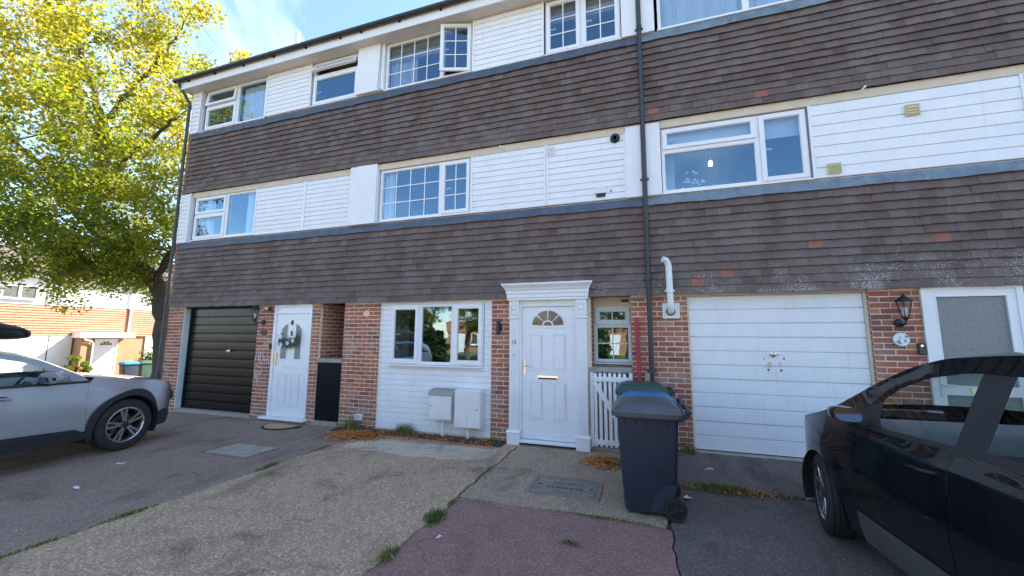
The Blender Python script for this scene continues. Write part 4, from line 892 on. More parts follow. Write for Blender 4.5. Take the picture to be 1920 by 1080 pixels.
# ------------------------------------------------------------------ wheelie bins
def rr(x0, x1, y0, y1, z, r=.05, n=4):
    out = []
    for cx, cy, a in ((x1-r, y1-r, 0), (x0+r, y1-r, PI/2), (x0+r, y0+r, PI), (x1-r, y0+r, 1.5*PI)):
        for i in range(n+1): t = a+PI/2*i/n; out.append((cx+r*math.cos(t), cy+r*math.sin(t), z))
    return out
def wheelie(label, loc, rz, body, lid, lidopen=0):
    t = thing('wheelie_bin', label, 'bin', loc, rz, 'wheelie bins', local=True)
    b = MB(); b.loft([rr(-.225, .19, -.215, .215, .025, .05), rr(-.235, .235, -.225, .225, .05, .05), rr(-.262, .262, -.245, .245, .45, .045), rr(-.285, .285, -.27, .27, .90, .04), rr(-.305, .305, -.29, .29, .905, .04), rr(-.305, .305, -.29, .29, .945, .04)])
    B = b.build('body', body, t, smooth=40)
    for s in (-1, 1):                                   # moulded ridge round the wheel housing, and ribs under the rim
        arch = [(.225+.215*math.cos(a), .045+.26*math.sin(a)) for a in [PI-.02-(PI/2+.12)*i/12 for i in range(13)]] + [(.243, .30), (.20, .045)]
        MB().prism(arch, 'y', s*.20, s*.2415).build('wheel_housing', body, t, smooth=0, bevel=.006)
        for k in range(5): MB().prism([(s*.255, .80), (s*.287, .90), (s*.255, .90)], 'x', -.22+k*.1, -.21+k*.1).build('rim_rib', body, t, smooth=0)
    MB().tube([(.225, -.27, .10), (.225, .27, .10)], .012, 8).build('axle', 'dkmetal', t)
    for s in (-1, 1):
        y = s*.262
        wl = MB().lathe([(.0, -.012), (.07, -.012), (.072, -.02), (.072, .02), (.07, .012), (.0, .012)], (.225, y, .10), 'y', 22).build('wheel', 'blackpl', t)
        MB().lathe([(.073, -.024), (.094, -.026), (.10, -.016), (.10, .016), (.094, .026), (.073, .024)], (.225, y, .10), 'y', 26, closed=True).build('tyre', 'rubber', wl)
        MB().lathe([(.0, -.03*1), (.02, -.028), (.022, .028), (.0, .03)], (.225, y, .10), 'y', 14).build('hub', 'dkmetal', wl)
        for k in range(5):
            a = 2*PI*k/5; MB().tube([(.225+.02*math.cos(a), y+s*.014, .10+.02*math.sin(a)), (.225+.07*math.cos(a), y+s*.014, .10+.07*math.sin(a))], .007, 6).build('spoke', 'dkmetal', wl)
    L = MB(); L.loft([rr(-.335, .32, -.315, .315, .925, .05), rr(-.34, .325, -.318, .318, .965, .05), rr(-.325, .315, -.30, .30, .985, .05), rr(-.27, .27, -.255, .255, 1.035, .06), rr(-.20, .22, -.20, .20, 1.06, .06), rr(-.10, .14, -.12, .12, 1.066, .05)])
    lo = L.build('lid', lid, t, smooth=40)
    MB().tube([(-.22, -.23, 1.03), (-.05, -.255, 1.03), (-.02, -.262, 1.018)], .008, 6).build('lid_ridge', lid, lo); MB().tube([(-.22, .23, 1.03), (.0, .255, 1.03)], .008, 6).build('lid_ridge', lid, lo)
    for s in (-1, 1):
        MB().prism([(.29, .88), (.30, .96), (.37, 1.0), (.415, .99), (.40, .95), (.34, .90)], 'y', s*.20-.02, s*.20+.02).build('handle_bracket', body, t, smooth=0, bevel=.006)
    MB().tube([(.39, -.25, .975), (.39, .25, .975)], .016, 10).build('handle', body, t); MB().tube([(.335, -.26, .975), (.335, .26, .975)], .014, 8).build('hinge_rod', lid, t)
    if lidopen: pass
    return t
wheelie('slate blue wheelie bin with dark grey lid, closest to the drive', (.015, -1.87, .0), RAD(1.5), 'bin', 'binlid')
wheelie('wheelie bin with bright blue lid between the grey and green ones', (.02, -1.22, .004), RAD(-2), 'bin', 'binblue').scale = (.98, .98, .968)
wheelie('wheelie bin with dull green lid standing against the brick pier', (-.03, -.58, .035), RAD(2), 'bingreen', 'bingreen')

# ------------------------------------------------------------------ things fixed to or leaning on the houses
g = thing('picket_gate', 'white picket gate with diagonal brace under the small window', 'gate', (-.47, -.03, .05))
MB().box(-.785, -.735, -.03, .0, .055, 1.165).build('stile', 'paint', g, smooth=0, bevel=.003); MB().box(-.205, -.155, -.03, .0, .055, 1.165).build('stile', 'paint', g, smooth=0, bevel=.003)
for i in range(7):
    x = -.705+i*.0725; MB().box(x-.0225, x+.0225, -.028, -.010, .065, 1.155+.004*math.sin(i*3)).build('slat', 'paint', g, smooth=0, bevel=.002)
MB().box(-.733, -.207, -.046, -.0285, 1.03, 1.10).build('rail', 'paint', g, smooth=0, bevel=.002); MB().box(-.733, -.207, -.046, -.0285, .10, .17).build('rail', 'paint', g, smooth=0, bevel=.002)
a, b_ = Vector((-.72, 1.02)), Vector((-.22, .18)); d = (b_-a).normalized(); nn = Vector((-d.y, d.x))*.035
MB().prism([tuple(a-nn), tuple(b_-nn), tuple(b_+nn), tuple(a+nn)], 'y', -.046, -.0285).build('brace', 'paint', g, smooth=0, bevel=.002)

for lab, x0, x1, z0, z1, px, weathered in (('squat white meter box with weathered sloping lid', -3.50, -3.08, .31, .80, -3.27, True), ('taller plain white meter box beside the weathered one', -3.02, -2.545, .205, .815, -2.80, False)):
    t = thing('meter_box', lab, 'meter box', ((x0+x1)/2, .0, z0), group='meter boxes on the boarded wall')
    if weathered:
        MB().prism([(.027, z0), (-.20, z0), (-.20, z1-.09), (-.17, z1-.02), (.027, z1)], 'x', x0, x1).build('case', 'meter', t, smooth=0, bevel=.008)
        MB().prism([(.027, z1+.004), (-.172, z1-.014), (-.208, z1-.085), (-.208, z1-.10), (-.202, z1-.10), (-.17, z1-.024)], 'x', x0-.006, x1+.006).build('lid', 'metertop', t, smooth=0)
        MB().box(x0+.025, x1-.03, -.207, -.2005, z0+.03, z1-.115).build('door', 'meter', t, smooth=0, bevel=.003)
        MB().lathe([(.0, -.212), (.008, -.212), (.01, -.207)], (x0+.05, 0, (z0+z1)/2-.02), 'y', 10).build('lock', 'dkmetal', t)
    else:
        MB().box(x0, x1, -.19, .027, z0, z1).build('case', 'meter', t, smooth=0, bevel=.015)
        MB().box(x0+.012, x1-.012, -.20, -.1905, z0+.012, z1-.012).build('door', 'meter', t, smooth=0, bevel=.006)
        MB().lathe([(.0, -.206), (.01, -.206), (.012, -.20)], (x1-.06, 0, (z0+z1)/2), 'y', 10).build('lock', 'dkmetal', t)
    MB().tube([(px, -.10, z0-.001), (px, -.10, .0)], .026, 10).build('pipe', 'white', t)

def lantern(label, x, z, proj, up, grp, h=.20, r=.075):
    t = thing('wall_lantern', label, 'wall lamp', (x, 0, z), group=grp)
    MB().lathe([(.0, -.032), (.03, -.03), (.05, -.022), (.055, -.0)], (x, -.005, z), 'y', 18).build('back_plate', 'dkmetal', t)
    yb = -proj; zb = z+up
    MB().tube([(x, -.02, z), (x, -proj*.55, z-.03), (x, yb, z-.005), (x, yb, zb)], .011, 8).build('arm', 'dkmetal', t)
    MB().lathe([(.018, zb-.03), (.03, zb-.012), (.048, zb), (.04, zb+.012)], (x, yb, 0), 'z', 6).build('base', 'dkmetal', t, smooth=0)
    MB().lathe([(.038, zb+.012), (r, zb+h)], (x, yb, 0), 'z', 6).build('glass', 'lampglass', t, smooth=0)
    for k in range(6):
        a = 2*PI*k/6; MB().tube([(x+.04*math.cos(a), yb+.04*math.sin(a), zb+.012), (x+(r+.002)*math.cos(a), yb+(r+.002)*math.sin(a), zb+h)], .005, 5).build('glazing_bar', 'dkmetal', t)
    MB().lathe([(r+.022, zb+h), (r+.018, zb+h+.012), (r*.75, zb+h+.045), (r*.3, zb+h+.075), (.012, zb+h+.085), (.014, zb+h+.10), (.0, zb+h+.108)], (x, yb, 0), 'z', 6).build('cap', 'dkmetal', t, smooth=0)
    MB().lathe([(.0, zb+.02), (.014, zb+.03), (.016, zb+.06), (.026, zb+.09), (.022, zb+.12), (.0, zb+.135)], (x, yb, 0), 'z', 12).build('bulb', 'bulb', t)
lantern('black carriage lantern between the black garage and wreathed door', -7.63, 1.98, .22, .05, 'carriage lanterns on the brick piers')
lantern('black carriage lantern above the round number plaque', 3.115, 1.90, .15, .06, 'carriage lanterns on the brick piers')
t = thing('wall_light', 'slim black up-and-down light on the brick strip', 'wall lamp', (-2.29, 0, 1.74))
MB().box(-2.325, -2.255, -.03, -.010, 1.80, 1.92).build('back_plate', 'dkmetal', t, smooth=0, bevel=.004); MB().lathe([(.030, 1.76), (.034, 1.765), (.034, 1.955), (.030, 1.96)], (-2.29, -.075, 0), 'z', 18).build('barrel', 'dkmetal', t)
MB().lathe([(.0, 1.735), (.022, 1.745), (.026, 1.7595)], (-2.29, -.075, 0), 'z', 14).build('sensor_dome', 'blackpl', t)
t = thing('floodlight', 'small black floodlight under the tiles beside the wreathed door', 'floodlight', (-7.47, 0, 2.24))
MB().box(-7.53, -7.40, -.12, -.05, 2.225, 2.29).build('head', 'dkmetal', t, smooth=0, bevel=.008); MB().box(-7.49, -7.44, -.05, -.008, 2.23, 2.27).build('bracket', 'dkmetal', t, smooth=0); MB().box(-7.52, -7.41, -.128, -.1205, 2.232, 2.283).build('lens', 'lampclear', t, smooth=0)

t = thing('house_plaque', 'dark scalloped house plaque below the carriage lantern', 'plaque', (-7.60, -.01, 1.72))
MB().prism([(-7.60+.085*(1+.06*math.cos(8*a))*math.cos(a), 1.77+.06*(1+.06*math.cos(8*a))*math.sin(a)) for a in [2*PI*i/40 for i in range(40)]], 'y', -.022, -.011).build('plate', 'dkmetal', t)
MB().tube([(-7.60+.06*math.cos(a), -.024, 1.765+.045*math.sin(a)) for a in [PI*i/10 for i in range(11)]], .006, 6).build('moulding', 'cover', t)
t = thing('house_plaque', 'round white china plaque numbered 14 with blue flowers', 'plaque', (3.115, -.012, 1.60))
MB().lathe([(.0, -.028), (.075, -.028), (.083, -.022), (.088, -.011)], (3.115, 0, 1.69), 'y', 28).build('plate', 'white', t)
for s_, dx, dz in (('1', -.02, .02), ('4', .03, -.015)):
    o = link('numeral', text_mesh(s_, .06, .001), t); o.data.materials.append(MT['blackpl']); o.location = Vector((3.115+dx, -.0295, 1.69+dz))-OFF[t]; o.rotation_euler = (PI/2, 0, 0)
mb = MB()
for dx, dz in ((-.035, -.035), (-.02, -.045), (-.045, -.02), (.04, .045), (.055, .035), (-.03, -.02)): mb.lathe([(.0, -.0305), (.011, -.0302), (.012, -.0282)], (3.115+dx, 0, 1.69+dz), 'y', 8)
mb.build('painted_flowers', 'binblue', t)
o = link('house_number', text_mesh('13', .085, .004), None, (-2.045, -.112, 1.60)); o.data.materials.append(MT['cover']); o.location = (-2.005, -.112, 1.61); o.rotation_euler = (PI/2, 0, 0); tag(o, 'grey metal number 13 on the white door column', 'house number')
tag(MB().lathe([(.0, -.125), (.014, -.124), (.02, -.116), (.022, -.107)], (-2.005, 0, 1.41), 'y', 16).build('doorbell', 'meter', None, (-2.005, -.11, 1.41)), 'white bell push on the column below the number', 'doorbell')
t = thing('doorbell', 'black video doorbell beside the frosted glass door', 'doorbell', (3.30, -.01, 1.50))
MB().box(3.265, 3.335, -.035, -.010, 1.51, 1.65).build('case', 'blackpl', t, smooth=0, bevel=.005); MB().lathe([(.0, -.042), (.016, -.04), (.018, -.0355)], (3.30, 0, 1.615), 'y', 16).build('lens', 'chrome', t); MB().ring(3.28, 3.32, 1.53, 1.575, .004, -.038, -.0355).build('button', 'cover', t, smooth=0)
tag(MB().box(-7.385, -7.345, -.05, -.008, 1.42, 1.54).build('doorbell', 'blackpl', None, (-7.365, -.03, 1.42), smooth=0, bevel=.004), 'black doorbell box beside the wreathed door frame', 'doorbell')

t = thing('boiler_flue', 'white plastic boiler flue bending up over the tiles', 'flue', (.42, -.01, 1.98))
MB().box(.305, .545, -.022, -.009, 1.985, 2.215).build('wall_plate', 'white', t, smooth=0, bevel=.003)
MB().lathe([(.066, -.026), (.066, -.0225)], (.42, 0, 2.09), 'y', 22).build('seal', 'blackpl', t)
MB().tube([(.42, -.03, 2.085), (.42, -.09, 2.09), (.42, -.125, 2.13), (.415, -.13, 2.2), (.41, -.135, 2.74), (.40, -.14, 2.80), (.37, -.16, 2.845), (.33, -.18, 2.855)], .046, 14).build('pipe', 'white', t)
MB().lathe([(.048, 0), (.055, .004), (.055, .05), (.048, .054)], (.4125, -.133, 2.36), 'z', 16).box(.34, .485, -.10, -.075, 2.375, 2.395).box(.40, .425, -.10, -.012, 2.375, 2.395).build('collar', 'white', t)
mb = MB().box(-.085, -.025, -.018, .004, .0, 1.99); mb.xform(lambda v: Vector((v.x-.012*(v.z-1), v.y-.16+.075*v.z, v.z+.012)))
tag(mb.build('plank', 'redplank', None, (-.055, -.14, .012), smooth=0, bevel=.002), 'narrow red painted plank leaning on the brick pier', 'plank')
mb = MB().box(-.03, .04, -.02, .01, .0, 1.17); mb.xform(lambda v: Vector((v.x+.03*(v.z-1)+.05, v.y-.21+.08*v.z, v.z+.012)))
tag(mb.build('timber_offcut', 'wood', None, (.03, -.2, .012), smooth=0), 'short wooden offcut leaning beside the red plank', 'timber')

t = thing('spike_light', 'small grey garden light on a stake among dead leaves', 'garden light', (-4.93, -.20, .0))
MB().tube([(-4.93, -.20, .0), (-4.93, -.20, .20)], .011, 8).build('stake', 'cover', t); MB().box(-4.99, -4.86, -.245, -.165, .195, .30).build('head', 'meter', t, smooth=0, bevel=.008); MB().box(-4.983, -4.867, -.250, -.2455, .203, .292).build('lens', 'lampclear', t, smooth=0)

# half-moon doormat
t = thing('doormat', 'half-moon coir doormat with dark rubber rim below the wreathed door', 'doormat', (-6.55, -.42, .006))
def moon(rx, ry, cx=-6.53, cy=-.27, n=22): return [(cx+rx*math.cos(PI+PI*i/n), cy+ry*math.sin(PI+PI*i/n)) for i in range(n+1)]
MB().prism(moon(.40, .40), 'z', .002, .014).build('border', 'matdark', t, smooth=0); MB().prism(moon(.33, .33, cy=-.305), 'z', .0145, .022).build('pile', 'matbrown', t, smooth=0)

# flower swag on the end house's door
t = thing('door_swag', 'swag of dusty green leaves and white flowers on the white door', 'wreath', (-6.85, -.03, 1.52)); r = random.Random(3)
mb = MB()
for _ in range(420):
    s = r.choice((-1, 1)); u = abs(r.gauss(0, .5)); x = -6.86+s*min(u, 1)*.24+r.gauss(0, .025); z = 1.60-.07*(1-min(u, 1)**2)+(.02 if s < 0 else .07)*u+r.gauss(0, .04); l = r.uniform(.03, .07); a = r.uniform(0, 2*PI)
    y = -.02-r.uniform(0, .07); dx, dz = math.cos(a)*l, math.sin(a)*l; w = l*.22
    mb.add([(x, y, z), (x+dx*.5-dz*.3, y-.015, z+dz*.5+dx*.3), (x+dx, y-.004, z+dz), (x+dx*.5+dz*.3, y-.015, z+dz*.5-dx*.3)], [(0, 1, 2, 3)])
mb.build('leaves', 'swagleaf', t, smooth=0, weld=False)['kind'] = 'stuff'
for x, z in ((-7.02, 1.67), (-6.66, 1.70), (-6.70, 1.60), (-6.83, 1.55), (-7.0, 1.52)):
    f = MB()
    for k in range(6):
        a = 2*PI*k/6; f.add([(x, -.095, z), (x+.035*math.cos(a-.45), -.105, z+.035*math.sin(a-.45)), (x+.045*math.cos(a), -.10, z+.045*math.sin(a)), (x+.035*math.cos(a+.45), -.105, z+.035*math.sin(a+.45))], [(0, 1, 2, 3)])
    f.build('flower', 'flower', t, smooth=0)

# chalk name and heart on the brick pier
ck = MB(); yb = -.0125
def stroke(pts): ck.tube([(x, yb, z) for x, z in pts], .0062, 5)
def A_(x, z, w, h): stroke([(x, z), (x+w*.5, z+h), (x+w, z)]); stroke([(x+w*.2, z+h*.38), (x+w*.8, z+h*.38)])
A_(-7.785, 1.17, .13, .24); stroke([(-7.63, 1.15), (-7.635, 1.38)]); stroke([(-7.64, 1.33)] + [(-7.62+.09*math.sin(PI*i/8), 1.235+.09*math.cos(PI*i/8)) for i in range(9)]); A_(-7.51, 1.14, .13, .17)
stroke([(-7.67, .76), (-7.77, .98), (-7.765, 1.05), (-7.71, 1.09), (-7.67, 1.03), (-7.63, 1.06), (-7.565, 1.01), (-7.58, .93), (-7.67, .76)]); stroke([(-7.70, .95), (-7.66, .90), (-7.61, .97)])
ck.build('chalk_drawing', 'chalk', W15)

# things on the kitchen window sill
t = thing('flower_vase', 'white blossoms in a glass vase on the kitchen window sill', 'vase', (.80, .20, 3.916)); r = random.Random(5)
MB().lathe([(.035, 3.916), (.04, 3.95), (.03, 4.02), (.036, 4.06)], (.80, .20, 0), 'z', 14).build('vase', 'lampglass', t)
for k in range(16):
    x, z = .80+r.gauss(0, .09), 4.14+r.gauss(0, .075); y = .2+r.uniform(-.06, .06)
    MB().tube([(.80, .2, 4.0), ((x+.8)/2, (y+.2)/2, (z+4.05)/2), (x, y, z)], .003, 4).build('stem', 'grass', t); MB().lathe([(.0, z-.015), (.022, z-.01), (.03, z+.006), (.016, z+.018), (.0, z+.012)], (x, y, 0), 'z', 8).build('flower', 'flower', t)
tag(MB().lathe([(.032, 3.916), (.034, 3.99), (.014, 4.03), (.014, 4.06), (.0, 4.06)], (1.13, .18, 0), 'z', 14).build('soap_bottle', 'pink', None, (1.13, .18, 3.916)), 'pink soap bottle on the kitchen window sill', 'bottle')
tag(MB().lathe([(.02, 3.916), (.022, 3.97), (.01, 4.0), (.0, 4.03)], (1.27, .18, 0), 'z', 12).build('small_bottle', 'paleblind', None, (1.27, .18, 3.916)), 'small pale bottle beside the pink soap bottle', 'bottle')
tag(MB().box(1.42, 1.64, .15, .21, 3.916, 3.965).build('sill_box', 'paleblind', None, (1.53, .18, 3.916), smooth=0, bevel=.004), 'low pale box on the kitchen window sill', 'box')
t = thing('pendant_lamp', 'lit bulb hanging in the kitchen behind the window', 'lamp', (1.33, 1.5, 4.95))
MB().lathe([(.0, 4.90), (.028, 4.912), (.036, 4.945), (.024, 4.985), (.014, 5.0)], (1.33, 1.5, 0), 'z', 16).build('bulb', 'litbulb', t); MB().tube([(1.33, 1.5, 5.0), (1.33, 1.5, 5.222)], .008, 6).build('flex', 'white', t)

# ------------------------------------------------------------------ cars
def clip_cell(poly, x0, x1, y0, y1):
    def cl(P, inside, cut):
        out = []
        for i in range(len(P)):
            a, b = P[i-1], P[i]; ia, ib = inside(a), inside(b)
            if ia != ib: out.append(cut(a, b))
            if ib: out.append(b)
        return out
    def cx(v): return lambda a, b: (v, a[1]+(b[1]-a[1])*(v-a[0])/(b[0]-a[0]))
    def cy(v): return lambda a, b: (a[0]+(b[0]-a[0])*(v-a[1])/(b[1]-a[1]), v)
    P = cl(poly, lambda p: p[0] >= x0, cx(x0))
    if P: P = cl(P, lambda p: p[0] <= x1, cx(x1))
    if P: P = cl(P, lambda p: p[1] >= y0, cy(y0))
    if P: P = cl(P, lambda p: p[1] <= y1, cy(y1))
    return P
def panel_mb(poly, fn, cell=.07):
    """flat outline (y, z) cut into small cells and wrapped onto the body surface fn(y, z)"""
    mb = MB(); ya, yb = min(p[0] for p in poly), max(p[0] for p in poly); za, zb = min(p[1] for p in poly), max(p[1] for p in poly)
    ny, nz = max(1, math.ceil((yb-ya)/cell)), max(1, math.ceil((zb-za)/cell))
    for i in range(ny):
        for j in range(nz):
            P = clip_cell(poly, ya+(yb-ya)*i/ny, ya+(yb-ya)*(i+1)/ny, za+(zb-za)*j/nz, za+(zb-za)*(j+1)/nz)
            Q = []
            for p in P:
                if not Q or abs(p[0]-Q[-1][0])+abs(p[1]-Q[-1][1]) > 2e-4: Q.append(p)
            if len(Q) > 1 and abs(Q[0][0]-Q[-1][0])+abs(Q[0][1]-Q[-1][1]) < 2e-4: Q.pop()
            if len(Q) >= 3:
                ar = abs(sum(Q[k-1][0]*Q[k][1]-Q[k][0]*Q[k-1][1] for k in range(len(Q))))
                if ar > 2e-6: mb.add([fn(*p) for p in Q], [tuple(range(len(Q)))])
    return mb
def spl(pts, n=5):
    out = []
    for i in range(len(pts)-1):
        p0, p1, p2, p3 = pts[max(0, i-1)], pts[i], pts[i+1], pts[min(len(pts)-1, i+2)]
        for k in range(n):
            t = k/n; out.append(tuple(.5*((2*b)+(-a+c)*t+(2*a-5*b+4*c-d)*t*t+(-a+3*b-3*c+d)*t**3) for a, b, c, d in zip(p0, p1, p2, p3)))
    out.append(tuple(pts[-1])); return out
def build_car(name, label, loc, rz, P, steer=0):
    t = thing(name, label, 'car', loc, rz, local=True)
    WB, WR, AR, HW = P['wb'], P['wr'], P['arch'], P['hw']; paint, trim = P['paint'], P['trim']
    wz = P['width']; pl = P['plan']
    def half(y, z):
        b = interp(wz, z)*interp(pl, y)
        for cy in (0, -WB):                                            # fuller over the wheels
            d = math.hypot(y-cy, z-WR); b += P['flare']*math.exp(-((d-AR-.03)/.10)**2)
        return b*HW + P.get('crease', .006)*math.exp(-((z-P['cz'](y))/.022)**2)
    def side(s, o=0.0): return lambda y, z: (s*(half(y, z)+o), y, z)
    def arc(cy, r, a0, a1, n=14): return [(cy+r*math.cos(RAD(a0+(a1-a0)*i/n)), WR+r*math.sin(RAD(a0+(a1-a0)*i/n))) for i in range(n+1)]
    bon, scr, rof, rsc, tal = (spl(P[k]) for k in ('bonnet', 'screen', 'roof', 'rear', 'tail'))
    sill0, sill1 = P['sill']; yd0, yd1, yd2 = P['doors']; belt = P['belt']                # belt(y): bottom of glass
    g = .0035
    nose_y, tail_y = P['nose_y'], P['tail_y']
    a_f0 = math.degrees(math.asin((P['bump_z']-WR)/AR)); a_low = math.degrees(math.asin((sill0+.02-WR)/AR))
    fender = arc(0, AR, a_f0, 180-a_low) + [(yd0+.03, sill0+.02), (yd0+.03, sill1), (yd0-.02, .8), (yd0+.01, belt(yd0)-.02)] + [p for p in bon[::-1] if p[0] > yd0+.02] + P['seam']
    bumper = arc(0, AR, a_low, a_f0) + P['seam'][::-1] + P['front_edge'] + [(AR*math.cos(RAD(a_low))+.02, sill0+.02)]
    door1 = [(yd0+.03-g, sill1+g), (yd0-.02-g, .8), (yd0+.01-g, belt(yd0)-.02), (yd1+g, belt(yd1)-.02), (yd1+g, sill1+g)]
    yr = -WB
    bow = [(yr+(AR+.035)*math.cos(RAD(a)), WR+(AR+.035)*math.sin(RAD(a))) for a in (12, 25, 40, 55)]
    door2 = [(yd1-g, sill1+g), (yd1-g, belt(yd1)-.02), (yd2, belt(yd2)-.02), (yd2+.01, .95)] + bow[::-1] + [(bow[0][0]+.02, sill1+g)]
    quarter = arc(yr, AR, 180-a_low, 8) + [(bow[0][0], WR+.08)] + bow + [(yd2+.01-.007, .955), (yd2-.007, belt(yd2)-.02)] + P['quarter_top'] + [(tail_y, .95), (tail_y+.02, .55), (tail_y+.05, sill0+.06), (yr-AR*math.cos(RAD(a_low))-.02, sill0+.02)]
    win1 = P['win1']; win2 = P['win2']; win3 = P['win3']
    upper = [p for p in scr] + [p for p in rof[1:]] + [p for p in rsc[1:]] + P['frame_inner']
    for s in (-1, 1):
        panel_mb(fender, side(s)).build('front_wing', paint, t, smooth=40); panel_mb(bumper, side(s)).build('bumper_side', paint, t, smooth=40)
        for dr, nm in ((door1, 'front_door'), (door2, 'rear_door')):
            D = panel_mb(dr, side(s), .06).build(nm, paint, t, smooth=40)
            yh = (yd1 if nm == 'front_door' else yd2+.12)+.09; zh = P['handle_z']; x = half(yh, zh)
            MB().tube([(s*(x-.005), yh+.20, zh-.012), (s*(x+.030), yh+.17, zh-.004), (s*(x+.034), yh+.09, zh+.002), (s*(x+.028), yh+.02, zh+.006), (s*(x-.005), yh-.01, zh+.006)], [.010, .014, .014, .014, .010], 10).build('handle', P['handle'], D)
            MB().lathe([(.0, .004), (.05, .002), (.055, -.002)], (0, 0, 0), 'x', 14).xform(lambda v: Vector((s*(x+.001)+v.x*s*.3, yh+.09+v.y*1.5, zh+v.z*.55))).build('handle_cup', 'liner', D)
        panel_mb(quarter, side(s)).build('rear_wing', paint, t, smooth=40)
        sl_ = [(yd0+.03, sill0), (yr+AR*math.cos(RAD(180-a_low))*-1+.0, sill0), (yr+AR*math.cos(RAD(a_low)), sill1-g), (yd0+.03, sill1-g)]
        panel_mb(sl_, side(s, .004)).build('sill', trim, t, smooth=40)
        if P['clad']:
            for cy in (0, yr):                                             # flat-sided black arch trims
                ro = AR+.075; oc = []
                for a in range(-18, 199, 9):
                    k = ro*(1+.035*math.cos(RAD(4*(a-67.5)))); oc.append((cy+k*math.cos(RAD(a)), WR+k*math.sin(RAD(a))))
                panel_mb(oc + arc(cy, AR-.012, 198, -18, 24), side(s, .016), .06).build('arch_trim', trim, t, smooth=40)
            panel_mb([(yd0+.0, sill1), (yd2+.45, sill1), (yd2+.40, sill1+.12), (yd1, sill1+.10), (yd0-.1, sill1+.05)], side(s, .010)).build('door_cladding', trim, t, smooth=40)
            panel_mb(P['bump_clad'], side(s, .012)).build('bumper_cladding', trim, t, smooth=40)
        # greenhouse
        panel_mb(upper, side(s), .05).build('roof_rail_panel', paint, t, smooth=40)
        for w_, nm in ((win1, 'front_window'), (win2, 'rear_window'), (win3, 'quarter_window')): panel_mb(w_, side(s, -.008), .08).build(nm, 'carglass', t, smooth=60)
        for q_ in P['pillars']: panel_mb(q_, side(s, -.003), .08).build('pillar', P['pillar_mat'], t, smooth=40)
        bl = [(y, belt(y)-.02) for y in [yd0+.01+(yd2+.0-yd0)*i/10 for i in range(11)]]; bt = [(y, belt(y)+.012) for y, _ in bl[::-1]]
        panel_mb(bl + bt, side(s, .003), .1).build('waist_seal', 'cladding', t, smooth=40)
        # lamp, wheel housing
        panel_mb(P['headlamp'], side(s, .003), .03).build('headlamp', 'lampclear', t, smooth=40)
        for cy in (0, yr):
            x0 = half(cy, WR+AR)-.012; n = 22; ri = [(s*.52, p[0], p[1]) for p in arc(cy, AR+.003, -25, 205, n)]; ro = [(s*x0, p[0], p[1]) for p in arc(cy, AR+.003, -25, 205, n)]
            MB().sheet([ri, ro]).add([(s*.52, cy, WR)]+ri, [(0, k+1, k+2) for k in range(n)]).build('wheel_housing', 'liner', t)
        # mirror
        m = P['mirror']; mx, my, mz = m; rings = []; ms = P['msize']
        for k, (dy, sc) in enumerate(((.085, .25), (.07, .68), (.03, .95), (-.03, 1.0), (-.065, .96))):
            rings.append([(s*(mx+.115*ms*sc*math.copysign(abs(math.cos(a))**.6, math.cos(a))), my+dy+.03*math.cos(a), mz+.078*ms*sc*math.copysign(abs(math.sin(a))**.7, math.sin(a))) for a in [2*PI*i/18 for i in range(18)]])
        mo = MB().loft(rings).build('door_mirror', P.get('mirror_mat', paint), t, smooth=50)
        MB().loft([[(s*(mx+.100*ms*math.copysign(abs(math.cos(a))**.6, math.cos(a))), my-.062-d+.03*math.cos(a)+.030*math.sin(a), mz+.064*ms*math.copysign(abs(math.sin(a))**.7, math.sin(a))) for a in [2*PI*i/18 for i in range(18)]] for d in (0, .006)]).build('mirror_glass', 'mirror', mo, smooth=50)
        hx = half(my-.02, mz-.09); MB().tube([(s*(hx-.03), my+.02, mz-.085), (s*(hx+.06), my+.01, mz-.07), (s*(mx-.02), my+.0, mz-.05)], [.045, .03, .035], 10).build('mirror_foot', 'cladding', mo)
    # cross-body surfaces
    def span(name, mat, E, Cn, p=2.2, nu=14, parent=t, off=0):
        rows = []
        for e, c in zip(E, Cn):
            xe = half(*e) - off; row = []
            for k in range(-nu, nu+1):
                u = k/nu; q = abs(u)**p; row.append((xe*u, c[0]+(e[0]-c[0])*q, c[1]+(e[1]-c[1])*q - off))
            rows.append(row)
        return MB().sheet(rows).build(name, mat, parent, smooth=60)
    span('bonnet', paint, bon, spl(P['bonnet_c'])); span('windscreen', 'carglass', scr, spl(P['screen_c'])); span('roof', paint, rof, spl(P['roof_c'])); span('rear_screen', 'carglass', rsc, spl(P['rear_c'])); span('tailgate', paint, tal, spl(P['tail_c']))
    span('roof_lining', 'dash', rof, spl(P['roof_c']), off=.035)
    fe = spl(P['front_edge'][::-1], 4); fc = [(nose_y + P['nose_shape'](z), z) for y, z in fe]
    span('front_bumper', paint, fe, fc, 2.4)
    te = [(tail_y, .98), (tail_y+.01, .8), (tail_y+.02, .55), (tail_y+.05, sill0+.06)]; span('rear_bumper', paint, te, [(y-.10, z) for y, z in te], 2.4)
    zc = P['nose_c']
    MB().box(-.55, .55, nose_y-.06, nose_y+.006, zc-.26, zc-.12).build('grille', 'cladding', t, smooth=0, bevel=.01)
    # floor, dashboard, seats
    MB().box(-.72, .72, -WB-.62, .55, sill0-.02, sill0+.07).build('underbody', 'liner', t, smooth=0)
    zb = belt(yd0)
    MB().prism([(yd0+.42, zb-.02), (yd0+.1, zb+.015), (yd0-.12, zb-.01), (yd0-.22, zb-.12), (yd0-.18, zb-.42), (yd0+.3, zb-.45)], 'x', -.74, .74).build('dashboard', 'dash', t, smooth=0, bevel=.02)
    st = MB(); n = 22; cyy, czz = yd0-.33, zb-.03
    ring = [(.37+.185*math.cos(a), cyy+.185*math.sin(a)*.45, czz+.185*math.sin(a)*.9) for a in [2*PI*i/n for i in range(n+1)]]
